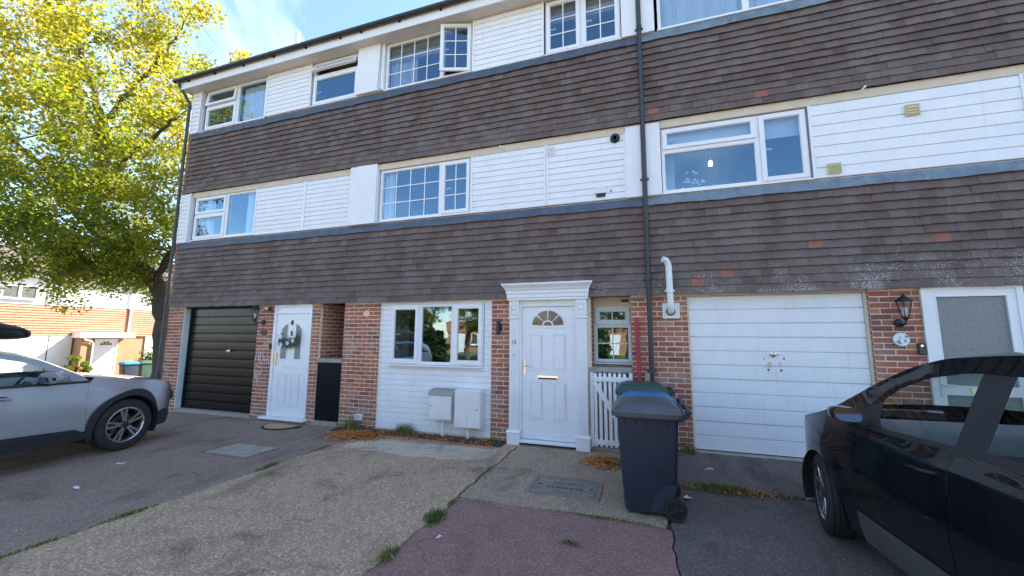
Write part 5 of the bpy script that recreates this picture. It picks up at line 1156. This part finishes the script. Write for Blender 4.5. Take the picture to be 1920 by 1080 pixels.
    S_ = st.tube(ring, .015, 8, cap=False).build('steering_wheel', 'interior', t); MB().lathe([(.0, -.02), (.055, -.015), (.06, .015), (.0, .02)], (.37, cyy, czz), 'y', 14).tube([(.20, cyy, czz), (.54, cyy, czz)], .014, 6).build('boss', 'interior', S_)
    for ys, w0, xs_ in ((yd0-.95, .25, (-.37, .37)), (yd0-1.75, .62, (0,))):
        for xc in xs_:
            MB().loft([rr(xc-w0, xc+w0, ys-.05, ys+.45, sill0+.22, .06), rr(xc-w0, xc+w0, ys-.05, ys+.47, sill0+.34, .06), rr(xc-w0*.9, xc+w0*.9, ys, ys+.40, sill0+.37, .06)]).build('seat', 'interior', t)
            MB().loft([rr(xc-w0*.92, xc+w0*.92, ys-.08, ys+.06, sill0+.34, .05), rr(xc-w0*.95, xc+w0*.95, ys-.13, ys+.0, sill0+.7, .05), rr(xc-w0*.75, xc+w0*.75, ys-.19, ys-.09, sill0+.98, .04)]).build('seat_back', 'interior', t)
            for hx in ((xc,) if w0 < .5 else (-.4, .4)):
                MB().loft([rr(hx-.10, hx+.10, ys-.22, ys-.13, sill0+1.0, .03), rr(hx-.13, hx+.13, ys-.23, ys-.12, sill0+1.08, .04), rr(hx-.11, hx+.11, ys-.22, ys-.13, sill0+1.17, .03)]).build('headrest', 'interior', t)
    # wheels
    def wheel(x, y, ang):
        s = 1 if x > 0 else -1; tw = P['tyre_w']/2; rimr = P['rim']
        w = MB().lathe([(rimr+.004, tw*.9), (rimr-.012, tw*.86), (rimr-.03, tw*.6), (rimr-.035, -tw*.8), (rimr+.004, -tw*.9)], (0, 0, 0), 'x', 40, caps=False).build('wheel', 'alloydk', t, smooth=50)
        prof = [(rimr, tw*.86), (rimr+.012, tw*.98), ((rimr+WR)/2, tw*1.02), (WR-.03, tw*.97), (WR-.010, tw*.86)]
        for g0 in (.62, .22, -.22, -.62):
            prof += [(WR-.001, tw*(g0+.09)), (WR-.009, tw*(g0+.05)), (WR-.009, tw*(g0-.05)), (WR-.001, tw*(g0-.09))]
        prof += [(WR-.010, -tw*.86), (WR-.03, -tw*.97), ((rimr+WR)/2, -tw*1.02), (rimr+.012, -tw*.98), (rimr, -tw*.86)]
        MB().lathe(prof, (0, 0, 0), 'x', 64, caps=False).build('tyre', 'rubber', w, smooth=40)
        MB().lathe([(rimr+.004, tw*.88), (rimr+.008, tw*.93), (rimr-.006, tw*.95), (rimr-.014, tw*.86)], (0, 0, 0), 'x', 48, closed=True).build('rim_lip', 'alloy', w, smooth=50)
        MB().lathe([(.0, tw*.25), (.155, tw*.25), (.155, tw*.12), (.0, tw*.12)], (0, 0, 0), 'x', 32).build('brake_disc', 'alloydk', w)
        MB().lathe([(.0, tw*.86), (.028, tw*.86), (.034, tw*.80), (.065, tw*.76), (.07, tw*.5)], (0, 0, 0), 'x', 24).build('hub', 'alloydk', w)
        for k in range(5):
            for dlt in (-.16, .16):
                a0 = 2*PI*k/5+.3+dlt*1.25; a1 = 2*PI*k/5+.3+dlt; u0 = Vector((0, math.cos(a0), math.sin(a0)))*.055; u1 = Vector((0, math.cos(a1), math.sin(a1)))*(rimr-.004); d = (u1-u0).normalized(); q = Vector((0, -d.z, d.y))
                q0, q1 = q*.013, q*.017; X = Vector((1, 0, 0)); f0, f1 = tw*.80, tw*.90
                MB().add([u0-q0+X*f0, u0+q0+X*f0, u1+q1+X*f1, u1-q1+X*f1, u0-q0*1.7+X*f0*.45, u0+q0*1.7+X*f0*.45, u1+q1*1.7+X*f1*.4, u1-q1*1.7+X*f1*.4], [(0, 1, 2, 3), (0, 4, 5, 1), (1, 5, 6, 2), (2, 6, 7, 3), (3, 7, 4, 0), (4, 7, 6, 5)]).build('spoke', 'alloy', w, smooth=0)
        for k in range(5): a = 2*PI*k/5; MB().lathe([(.0, tw*.80), (.009, tw*.79), (.010, tw*.72)], (0, .045*math.cos(a), .045*math.sin(a)), 'x', 8).build('wheel_nut', 'chrome', w)
        w.location = (x, y, WR); w.rotation_euler = (rnd.uniform(0, 1), 0, (0 if s > 0 else PI)+ang); w.rotation_mode = 'XYZ'
    xw = HW-.015-P['tyre_w']/2-P['wheel_in']
    for x in (-xw, xw):
        wheel(x, 0, steer); wheel(x, -WB, 0)
    return t, half

SUV = dict(wb=2.69, wr=.368, arch=.435, hw=.925, rim=.245, tyre_w=.225, wheel_in=.01, paint='silver', trim='cladding', flare=.012, clad=True, handle='silver', mirror_mat='silver', crease=.0,
    cz=lambda y: .97, width=[(.15, .90), (.3, .955), (.5, .985), (.75, 1.0), (.95, .985), (1.10, .955), (1.2, .915), (1.45, .80), (1.62, .715), (1.7, .68)],
    plan=[(-3.75, .80), (-3.4, .90), (-2.9, .965), (-2.2, 1.0), (-1, 1.0), (-.3, .995), (.1, .97), (.4, .915), (.65, .82), (.80, .70), (.86, .63)],
    bonnet=[(.82, .83), (.68, .905), (.40, .97), (.08, 1.02), (-.23, 1.072), (-.58, 1.115)], bonnet_c=[(.90, .86), (.76, .96), (.42, 1.04), (.12, 1.085), (-.12, 1.125), (-.36, 1.155)],
    screen=[(-.58, 1.115), (-.78, 1.234), (-.95, 1.325), (-1.15, 1.412), (-1.34, 1.467)], screen_c=[(-.36, 1.155), (-.60, 1.29), (-.80, 1.39), (-1.02, 1.475), (-1.24, 1.53)],
    roof=[(-1.34, 1.467), (-1.6, 1.515), (-2.1, 1.545), (-2.7, 1.54), (-3.25, 1.50)], roof_c=[(-1.24, 1.53), (-1.55, 1.565), (-2.1, 1.585), (-2.7, 1.585), (-3.35, 1.56)],
    rear=[(-3.25, 1.50), (-3.48, 1.33), (-3.60, 1.12)], rear_c=[(-3.35, 1.56), (-3.55, 1.36), (-3.66, 1.12)], tail=[(-3.60, 1.12), (-3.66, 1.02), (-3.68, .96)], tail_c=[(-3.66, 1.12), (-3.74, 1.02), (-3.77, .96)],
    sill=(.27, .38), doors=(-.53, -1.56, -2.52), belt=lambda y: 1.05-.02*(y+.5), bump_z=.62, seam=[(.83, .80), (.66, .76), (.46, .69)],
    front_edge=[(.83, .80), (.855, .68), (.85, .5), (.82, .33), (.78, .25)], nose_y=.93, tail_y=-3.68, nose_shape=lambda z: .0 if z > .5 else -.10*(.5-z)/.25, nose_c=.86,
    bump_clad=[(.40, .46), (.62, .50), (.83, .42), (.83, .30), (.77, .24), (.42, .25), (.44, .36)],
    quarter_top=[(-2.60, 1.13), (-3.0, 1.17), (-3.45, 1.20), (-3.60, 1.12)], handle_z=.93,
    win1=[(-.70, 1.075), (-.857, 1.189), (-.96, 1.254), (-1.16, 1.345), (-1.347, 1.394), (-1.52, 1.42), (-1.52, 1.085)],
    win2=[(-1.60, 1.09), (-1.60, 1.43), (-2.0, 1.48), (-2.45, 1.49), (-2.56, 1.12)], win3=[(-2.64, 1.185), (-2.55, 1.485), (-2.85, 1.46), (-3.12, 1.32), (-3.2, 1.235)],
    frame_inner=[(-3.45, 1.20), (-3.2, 1.235), (-3.12, 1.32), (-2.85, 1.46), (-2.45, 1.49), (-2.0, 1.48), (-1.60, 1.43), (-1.52, 1.42), (-1.347, 1.394), (-1.16, 1.345), (-.96, 1.254), (-.857, 1.189), (-.70, 1.075), (-.56, 1.03), (-.50, 1.03)],
    pillars=[[(-1.52, 1.07), (-1.52, 1.422), (-1.60, 1.432), (-1.60, 1.075)], [(-2.45, 1.491), (-2.56, 1.10), (-2.64, 1.12), (-2.55, 1.487)]], pillar_mat='cladding',
    headlamp=[(.66, .885), (.42, .945), (.22, .972), (.20, .955), (.40, .895), (.64, .84)], mirror=(1.02, -.97, 1.15), msize=.95)
silver, sh = build_car('parked_car', 'silver SUV with roof box parked at the black garage door', (-8.23, -2.47, .0), RAD(8), SUV)
tm = text_mesh('HYBRID', .055, .002); o = link('badge', tm, silver); tm.materials.append(MT['chrome']); o.location = (sh(-.42, .92)+.003, -.42, .92); o.rotation_euler = (PI/2, 0, PI/2)
for s in (-1, 1):
    MB().tube([(s*.60, -1.45, 1.48), (s*.60, -1.55, 1.54), (s*.60, -2.2, 1.583), (s*.60, -2.9, 1.58), (s*.60, -3.0, 1.52)], .016, 8).build('roof_rail', 'cladding', silver)
# roof box on its bars
t = thing('roof_box', 'glossy black roof box on the silver SUV', 'roof box', (-8.23, -2.47, .0), RAD(8), local=True)
for y in (-1.65, -2.45): MB().box(-.64, .64, y-.03, y+.03, 1.585, 1.608).build('roof_bar', 'cladding', t, smooth=0, bevel=.006)
def bxr(y, w, z0, z1):
    return [(.27+w*math.copysign(abs(math.cos(a))**.55, math.cos(a)), y, (z0+z1)/2+(z1-z0)/2*math.copysign(abs(math.sin(a))**.6, math.sin(a))) for a in [2*PI*i/24 for i in range(24)]]
MB().loft([bxr(-.93, .05, 1.655, 1.72), bxr(-.97, .24, 1.63, 1.755), bxr(-1.1, .33, 1.615, 1.80), bxr(-1.4, .37, 1.611, 1.87), bxr(-1.9, .38, 1.609, 1.91), bxr(-2.6, .37, 1.609, 1.90), bxr(-2.9, .32, 1.62, 1.87), bxr(-3.0, .2, 1.65, 1.82)]).build('shell', 'roofbox', t, smooth=50)
MB().tube([(.27+.375*s, y, 1.70) for s, y in ((1, -2.6), (1, -2.0), (.98, -1.4), (.87, -1.1))], .006, 6).build('seam', 'cladding', t)

HATCH = dict(wb=2.66, wr=.33, arch=.36, hw=.915, rim=.215, tyre_w=.205, wheel_in=.0, paint='black', trim='greyclad', flare=.016, clad=False, handle='black', mirror_mat='black', crease=.010,
    cz=lambda y: .95-.02*(y+.5), width=[(.12, .91), (.3, .965), (.5, .99), (.72, 1.0), (.9, .98), (1.05, .945), (1.2, .87), (1.4, .77), (1.53, .70), (1.62, .66)],
    plan=[(-3.7, .78), (-3.35, .88), (-2.9, .96), (-2.2, 1.0), (-1, 1.0), (-.3, .995), (.1, .965), (.4, .90), (.62, .80), (.76, .69), (.84, .59)],
    bonnet=[(.80, .80), (.64, .875), (.30, .96), (.05, 1.022), (-.19, 1.10)], bonnet_c=[(.88, .82), (.72, .93), (.35, 1.02), (.15, 1.08), (.02, 1.13)],
    screen=[(-.19, 1.10), (-.43, 1.237), (-.625, 1.354), (-.886, 1.488)], screen_c=[(.02, 1.13), (-.26, 1.30), (-.50, 1.43), (-.80, 1.55)],
    roof=[(-.886, 1.488), (-1.13, 1.56), (-1.36, 1.588), (-1.64, 1.608), (-2.1, 1.62), (-2.7, 1.59), (-3.2, 1.47)], roof_c=[(-.80, 1.55), (-1.1, 1.615), (-1.36, 1.638), (-1.64, 1.65), (-2.1, 1.66), (-2.7, 1.63), (-3.3, 1.53)],
    rear=[(-3.2, 1.47), (-3.42, 1.28), (-3.52, 1.08)], rear_c=[(-3.3, 1.53), (-3.5, 1.30), (-3.6, 1.08)], tail=[(-3.52, 1.08), (-3.58, .98), (-3.6, .93)], tail_c=[(-3.6, 1.08), (-3.68, .98), (-3.7, .93)],
    sill=(.20, .42), doors=(-.60, -1.48, -2.50), belt=lambda y: 1.048-.055*(y+.6), bump_z=.54, seam=[(.80, .74), (.62, .70), (.42, .62)],
    front_edge=[(.80, .74), (.82, .6), (.81, .42), (.78, .28), (.74, .20)], nose_y=.90, tail_y=-3.6, nose_shape=lambda z: .0 if z > .45 else -.10*(.45-z)/.25, nose_c=.80,
    bump_clad=[], quarter_top=[(-2.65, 1.14), (-3.0, 1.15), (-3.35, 1.16), (-3.52, 1.08)], handle_z=.925,
    win1=[(-.87, 1.078), (-.80, 1.17), (-.792, 1.256), (-.909, 1.355), (-1.11, 1.442), (-1.33, 1.488), (-1.455, 1.50), (-1.482, 1.108)],
    win2=[(-1.67, 1.118), (-1.65, 1.50), (-2.1, 1.51), (-2.5, 1.49), (-2.62, 1.17)], win3=[(-2.70, 1.175), (-2.60, 1.475), (-2.85, 1.42), (-3.1, 1.27), (-3.15, 1.20)],
    frame_inner=[(-3.35, 1.16), (-3.15, 1.20), (-3.1, 1.27), (-2.85, 1.42), (-2.5, 1.49), (-2.1, 1.51), (-1.65, 1.50), (-1.455, 1.50), (-1.33, 1.488), (-1.11, 1.442), (-.909, 1.355), (-.792, 1.256), (-.55, 1.15), (-.38, 1.065), (-.30, 1.06)],
    pillars=[[(-1.482, 1.08), (-1.455, 1.502), (-1.65, 1.502), (-1.67, 1.08)], [(-2.5, 1.491), (-2.62, 1.14), (-2.70, 1.145), (-2.60, 1.477)], [(-.36, 1.04), (-.55, 1.152), (-.792, 1.258), (-.80, 1.17), (-.87, 1.078), (-.87, 1.04)]], pillar_mat='cladding',
    headlamp=[(.80, .78), (.66, .86), (.40, .925), (.38, .905), (.58, .80), (.795, .745)], mirror=(1.0, -.72, 1.14), msize=.68)
black, bh = build_car('parked_car', 'black hatchback with grey sills parked at the white garage door', (2.36, -1.88, .0), RAD(3.5), HATCH, RAD(-13))

# ------------------------------------------------------------------ trees and shrubs
def add_leaves(centres, radii, per, size, seed, squash=.8, droop=.25):
    r = np.random.default_rng(seed); C_ = np.repeat(np.array(centres), per, 0); Rr = np.repeat(np.array(radii), per)
    n = len(C_); d = r.normal(size=(n, 3)); d /= np.linalg.norm(d, axis=1)[:, None]; rad = Rr*r.random(n)**.45
    Pp = C_ + d*rad[:, None]*np.array([1, 1, squash])
    ax = r.normal(size=(n, 3)); ax[:, 2] -= droop; ax /= np.linalg.norm(ax, axis=1)[:, None]
    up = r.normal(size=(n, 3))*.75 + np.array([0, 0, 1.0]); b = np.cross(up, ax); b /= np.linalg.norm(b, axis=1)[:, None]; nrm = np.cross(ax, b)
    s = size*r.uniform(.55, 1.25, n)[:, None]
    V = np.stack([Pp-ax*s*.5, Pp+b*s*.42+nrm*s*.10-ax*s*.08, Pp+ax*s*.55, Pp-b*s*.42+nrm*s*.10-ax*s*.08], 1).reshape(-1, 3)
    F = np.arange(n*4).reshape(-1, 4)
    tri = np.concatenate([F[:, [0, 1, 2]], F[:, [0, 2, 3]]], 0)
    return V, tri
def np_mesh(name, V, F, mat):
    me = bpy.data.meshes.new(name); me.vertices.add(len(V)); me.vertices.foreach_set('co', V.astype(np.float32).ravel())
    k = F.shape[1]; me.loops.add(F.size); me.loops.foreach_set('vertex_index', F.astype(np.int32).ravel()); me.polygons.add(len(F)); me.polygons.foreach_set('loop_start', np.arange(0, F.size, k, dtype=np.int32))
    me.update(calc_edges=True); me.validate(); me.materials.append(MT[mat]); return me
def make_tree(name, label, loc, trunk, limbs, crown, ncl, per, leaf, seed, leafmat='leaf', clr=(.35, .75), shell_bias=.4, grp=None, r0=.27):
    """trunk, limbs: point lists with radii in local space; crown: centre, radii; branches are grown to leaf clusters"""
    r = random.Random(seed); t = thing(name, label, 'tree', loc, group=grp, local=True)
    tb = MB(); nodes = []
    def limb(pts, ra, rb, n=10):
        P_ = spl(pts, 5); m = len(P_)-1
        P_ = [Vector(p)+Vector((r.gauss(0, .03), r.gauss(0, .03), 0)) for p in P_]; rs = [ra+(rb-ra)*(i/m)**.8 for i in range(m+1)]
        tb.tube(P_, rs, n); nodes.extend((p, q) for p, q in zip(P_[2:], rs[2:]))
    limb(trunk, r0, r0*.55, 14)
    tb.v = tb.v[:]
    for L in limbs: limb(L[0], L[1], L[2])
    T = tb.build('trunk', 'bark', t)
    cc, cr_ = Vector(crown[0]), crown[1]; cl = []
    while len(cl) < ncl:
        v = Vector((r.gauss(0, 1), r.gauss(0, 1), r.gauss(0, 1))).normalized()*(r.random()**shell_bias)
        p = Vector((v.x*cr_[0], v.y*cr_[1], v.z*cr_[2])) + cc
        if crown[2] and not crown[2](p): continue
        if min(((p-q).length for q in cl), default=9) > .42: cl.append(p)
        elif r.random() < .03: cl.append(p)
    for e_ in (crown[3] if len(crown) > 3 else ()): cl.append(Vector(e_))
    cl.sort(key=lambda p: min((p-q[0]).length for q in nodes)); bb = MB()
    for p in cl:
        best = min(nodes, key=lambda q: (p-q[0]).length+max(0, q[0].z-p.z)*.6-q[1]*1.5); a, ra = best; L = (p-a).length
        m1 = a.lerp(p, .35)+Vector((r.gauss(0, .08), r.gauss(0, .08), .10))*L*.6; m2 = a.lerp(p, .72)+Vector((r.gauss(0, .07), r.gauss(0, .07), .06))*L*.5
        rr_ = min(ra*.62, .012+.016*L); bb.tube([a, m1, m2, p], [rr_, rr_*.75, rr_*.5, .006], 5, cap=False); nodes += [(m1, rr_*.75), (m2, rr_*.5), (p, .008)]
        for _ in range(3):
            e = p+Vector((r.gauss(0, .35), r.gauss(0, .35), r.gauss(.05, .25))); bb.tube([m2, m2.lerp(e, .5)+Vector((0, 0, .05)), e], [.008, .006, .003], 3, cap=False)
    bb.build('branches', 'bark', t, weld=False)
    V, F = add_leaves([tuple(p) for p in cl], [r.uniform(*clr) for _ in cl], per, leaf, seed)
    o = link('crown', np_mesh('crown', V, F, leafmat), t); return t
def loc_pts(L, o): return [tuple(Vector(p)-Vector(o)) for p in L]
TO = (-13.95, 1.95, -.25)
trunk = loc_pts([(-13.95, 1.95, -.3), (-13.95, 1.92, 1.2), (-13.92, 1.75, 2.4), (-14.04, 1.61, 3.13), (-14.71, 1.28, 3.94), (-15.47, .95, 4.58), (-15.66, .75, 5.55), (-15.88, .69, 7.1), (-15.86, .65, 8.3)], TO)
limbs = [(loc_pts([(-15.5, .93, 4.6), (-16.4, .5, 5.5), (-17.3, .0, 6.9), (-18.6, -.5, 7.9)], TO), .13, .05), (loc_pts([(-15.75, .72, 6.3), (-14.9, .8, 7.0), (-13.6, .75, 7.45), (-12.5, .7, 7.9)], TO), .09, .035), (loc_pts([(-15.86, .65, 8.2), (-15.3, .9, 9.4), (-14.5, 1.2, 10.6), (-13.9, 1.3, 11.5)], TO), .11, .035),
         (loc_pts([(-15.86, .65, 8.2), (-16.3, .5, 9.6), (-16.9, .2, 11.2), (-17.2, .1, 12.4)], TO), .11, .035), (loc_pts([(-15.1, 1.1, 4.3), (-16.0, 2.2, 5.2), (-17.0, 3.2, 6.4)], TO), .10, .04), (loc_pts([(-14.1, 1.55, 3.3), (-13.5, 1.7, 4.6), (-13.1, 1.9, 6.0), (-12.6, 2.1, 7.2)], TO), .11, .04), (loc_pts([(-15.2, 1.0, 4.45), (-16.3, -.2, 4.7), (-17.8, -1.2, 5.0)], TO), .10, .03)]
ctr = tuple(Vector((-16.3, 1.0, 7.9))-Vector(TO))
def keep(p):                         # clear of the end wall, hanging lower away from the trunk
    x, y, z = p.x+TO[0], p.y+TO[1], p.z+TO[2]; return x < -11.6 and z > 2.7+.25*max(0, x+15) and not (y > .3 and x > -11.9)
er = random.Random(77); extra = [tuple(Vector((er.uniform(-17.8, -13.4), er.uniform(-.9, .9), er.uniform(3.3, 6.6)))-Vector(TO)) for _ in range(40)] + [tuple(Vector((er.uniform(-15.2, -13.1), er.uniform(-.2, 1.2), er.uniform(3.0, 4.7)))-Vector(TO)) for _ in range(14)]
TREE = make_tree('maple_tree', 'tall yellowing maple tree overhanging the end house', TO, trunk, limbs, (ctr, (5.5, 5.0, 5.8), keep, extra), 430, 200, .10, 5)

def shrub(name, label, loc, r, n, leaf, seed, mat='leafdk', cat='shrub'):
    q = random.Random(seed); t = thing(name, label, cat, loc, local=True); cl = []
    for _ in range(n):
        a = q.uniform(0, 2*PI); k = math.sqrt(q.random()); cl.append((r[0]*k*math.cos(a), r[1]*k*math.sin(a), r[2]*q.uniform(.12, 1)*(1-.45*k*k)))
    bb = MB()
    for p in cl: bb.tube([(p[0]*.15, p[1]*.15, -.02), (p[0]*.6, p[1]*.6, p[2]*.6), p], [.012, .008, .004], 4)
    bb.build('stems', 'bark', t, weld=False); V, F = add_leaves(cl, [min(r)*.38]*n, 90, leaf, seed)
    link('foliage', np_mesh('foliage', V, F, mat), t); return t

# ------------------------------------------------------------------ sunlit terrace to the left (its front faces the gap)
LA = RAD(7); LS = Vector((math.sin(LA), math.cos(LA), 0)); LN = Vector((math.cos(LA), -math.sin(LA), 0)); LP = Vector((-26.45, 5.43, 0))
GL = -.62
def lterr(label, s0, s1, porch=None, windows=(), doors=(), pale=()):
    """local frame: x along the front (to the right as seen), y into the house, z up"""
    base = LP+LS*s0; t = thing('terraced_house', label, 'house', (base.x, base.y, 0), PI/2-LA, local=True, group='houses of the sunlit terrace'); W = s1-s0
    MB().box(.0, W-.004, .02, 8, GL-.1, 4.5).build('wall', 'orangebrick', t, smooth=0)
    th = MB().box(.003, W-.006, -.035, .018, 1.68, 3.06).build('tile_hanging', 'orangetile', t, smooth=0)
    for c in range(12):
        z = 1.66+c*.1165; MB().prism([(-.036, z), (-.075, z), (-.045, z+.112), (-.036, z+.112)], 'x', .004, W-.007).build('tile_course', 'orangetile', th, smooth=0)
    MB().box(.003, W-.006, -.03, .018, 3.09, 4.42).build('cladding', 'board', t, smooth=0); MB().box(.003, W-.006, -.06, .018, 3.055, 3.088).build('flashing', 'lead', t, smooth=0)
    MB().box(-.0, W, -.30, .018, 4.425, 4.45).build('soffit', 'soffit', t, smooth=0); MB().box(.0, W, -.33, -.302, 4.36, 4.56).build('fascia_board', 'paint', t, smooth=0); MB().tube([(.0, -.38, 4.55), (W, -.38, 4.55)], .055, 8).build('gutter', 'gutter', t)
    MB().prism([(-.40, 4.58), (4.1, 6.4), (8.6, 4.58), (8.6, 4.5), (-.40, 4.5)], 'x', .0, W-.002).build('roof', 'roof', t, smooth=0)
    for a, b, z0, z1, cur in windows:
        w = window(t, a, b, z0, z1, -.09, [(a, (a+b)/2, z0, z1, 0, 1, 1), ((a+b)/2, b, z0, z1, 0, 1, 1)], sill=.04)
        MB().box(a+.05, b-.05, -.058, -.031, z0+.05, z1-.05).build('curtain', cur, t, smooth=0)
    for a, b, mat in pale: MB().box(a, b, -.05, .018, GL, 1.66).build('garage_wall', mat, t, smooth=0)
    for a, b in doors:
        d = MB().ring(a, b, GL, 1.50, .05, -.08, .018).build('front_door', 'upvc', t, smooth=0); MB().box(a+.052, b-.052, -.05, .018, GL+.05, 1.45).build('door_leaf', 'upvc', d, smooth=0)
        cxx = (a+b)/2
        for k in range(4): MB().prism([(cxx, 1.18)] + [(cxx+.24*math.cos(PI*(k+.12+.76*i/4)/4), 1.18+.20*math.sin(PI*(k+.12+.76*i/4)/4)) for i in range(5)], 'y', -.056, -.0505).build('fanlight_pane', 'fanglass', d, smooth=0)
        MB().tube([(b-.13, -.06, .35), (b-.13, -.09, .35), (b-.22, -.09, .35)], .01, 6).build('handle', 'dkmetal', d)
    if porch:
        a, b = porch; MB().box(a, b, -1.05, -.035, 1.56, 1.80).build('porch_roof', 'paint', t, smooth=0, bevel=.01); MB().box(a-.02, b+.02, -1.08, -.036, 1.803, 1.83).build('porch_felt', 'cream', t, smooth=0)
        MB().box(a+.12, a+.45, -.9, -.052, GL, 1.555).build('porch_wall', 'orangebrick', t, smooth=0)
        MB().tube([(a+.16, -1.0, 1.58), (a+.2, -1.03, 1.46), (a+.42, -1.0, 1.40), (a+.5, -.98, 1.30), (a+.5, -.98, GL)], .035, 10).build('porch_downpipe', 'white', t)
    return t
lterr('sunlit terraced house with porch over its white fanlight door', -6.4, 1.98, porch=(6.25, 9.0-.7), windows=((3.9, 4.95, 3.30, 3.90, 'blind'), (1.2, 2.6, 3.30, 3.90, 'curtain'), (5.3, 5.75, 3.30, 3.90, 'curtain'), (1.0, 2.4, .35, 1.35, 'curtain')), doors=((7.1, 7.98),), pale=((2.9, 5.5, 'board'), (5.55, 6.3, 'board')))
t2 = lterr('sunlit terraced house beyond the white downpipe', 1.98, 10.4, windows=((1.6, 3.0, 3.30, 3.90, 'curtain'),), pale=((.75, 3.4, 'board'),))
MB().tube([(-.05, -.12, 4.5), (-.05, -.12, 1.84)], .045, 10).build('downpipe', 'white', t2)
lterr('sunlit terraced house hidden behind the roof box', -14.8, -6.41, windows=((1.5, 3.0, 3.30, 3.90, 'curtain'), (4.5, 6.0, 3.30, 3.90, 'curtain')), pale=((1.0, 6.0, 'board'),))
def lp(s, out, z=0): return LP+LS*s+LN*out+Vector((0, 0, z))
shrub('garden_shrub', 'bright green shrub beside the sunlit porch', tuple(lp(-.15, 1.1, GL)), (.5, .45, 1.45), 34, .085, 1, 'leaf')
shrub('garden_hedge', 'rounded green hedge beside the far wheelie bins', tuple(lp(2.55, 1.3, GL)), (.62, .6, 1.68), 70, .08, 2)
for k, (s, lab, lid) in enumerate(((1.95, 'far black wheelie bin with blue lid near the hedge', 'binblue'), (2.55, 'far green wheelie bin in front of the hedge', 'bingreen'))):
    p = lp((1.22, 1.86)[k], 2.5, GL); wheelie(lab, tuple(p), PI-LA, 'bin' if k == 0 else 'bingreen', lid)

# ------------------------------------------------------------------ across the road, behind the viewer, seen in the window panes
def opp(label, x0, x1, yb, h=5.4):
    t = thing('terraced_house', label, 'house', ((x0+x1)/2, yb, 0), PI, local=True, group='houses across the road'); W = (x1-x0)/2-.01
    MB().box(-W, W, 0, 8, -.3, h).build('wall', 'orangebrick', t, smooth=0); MB().box(-W, W, -.05, -.003, 2.4, 3.6).build('tile_hanging', 'orangetile', t, smooth=0); MB().box(-W, W, -.05, -.003, 3.62, h-.05).build('cladding', 'board', t, smooth=0)
    MB().prism([(-.5, h), (4, h+2.1), (8.5, h), (8.5, h-.1), (-.5, h-.1)], 'x', -W-.005, W+.005).build('roof', 'roof', t, smooth=0)
    for a in (-2.0, .5):
        window(t, a, a+1.5, 3.9, 4.9, -.12, [(a, a+.75, 3.9, 4.9, 0, 1, 1), (a+.75, a+1.5, 3.9, 4.9, 0, 1, 1)], sill=.05)
    window(t, -1.9, -.2, .9, 2.0, -.07, [(-1.9, -1.05, .9, 2.0, 0, 1, 1), (-1.05, -.2, .9, 2.0, 0, 1, 1)]); MB().box(.6, 1.5, -.06, -.003, 0, 2.05).build('front_door', 'upvc', t, smooth=0)
    return t
for i, (a, b) in enumerate(((-22, -16.2), (-16.2, -10.4), (-10.4, -4.6), (-4.6, 1.2), (1.2, 7.0), (7.0, 12.8))): opp('orange brick house in the row across the road', a, b, -36)
struct(MB().loft([[(x, y, -.05) for x, y in ((-60, -35), (60, -35), (60, -19.5), (-60, -19.5))], [(x, y, .03) for x, y in ((-60, -35), (60, -35), (60, -19.6), (-60, -19.6))]]).build('lawn', 'grassg', smooth=0))
def twin(label, loc, rz, sc):
    c_ = copy_tree(TREE); c_.location = loc; c_.rotation_euler = (0, 0, rz); c_.scale = (sc, sc, sc); c_['label'] = label; c_['group'] = 'trees on the lawn across the road'
for k, (p_, r_) in enumerate((((-18.2, -20.5, 0), (2.0, 1.8, 4.6)), ((-14.6, -19, 0), (1.1, 1.0, 2.4)), ((-4.0, -21, 0), (1.6, 1.5, 3.2)))):
    shrub('yew_tree', 'dense dark yew across the road, seen in the window panes', p_, r_, 120, .22, 20+k, 'yew', 'tree')['group'] = 'yews across the road'
for L_, rz, sc in (((-12.3, -20.5, 0), 2.2, .62), ((-1.0, -24, 0), .4, .72), ((11, -26, 0), 1.2, .8), ((-19, -27, 0), 5.1, .85)):
    twin('yellowing tree on the lawn across the road, seen in the window panes', L_, rz, sc)
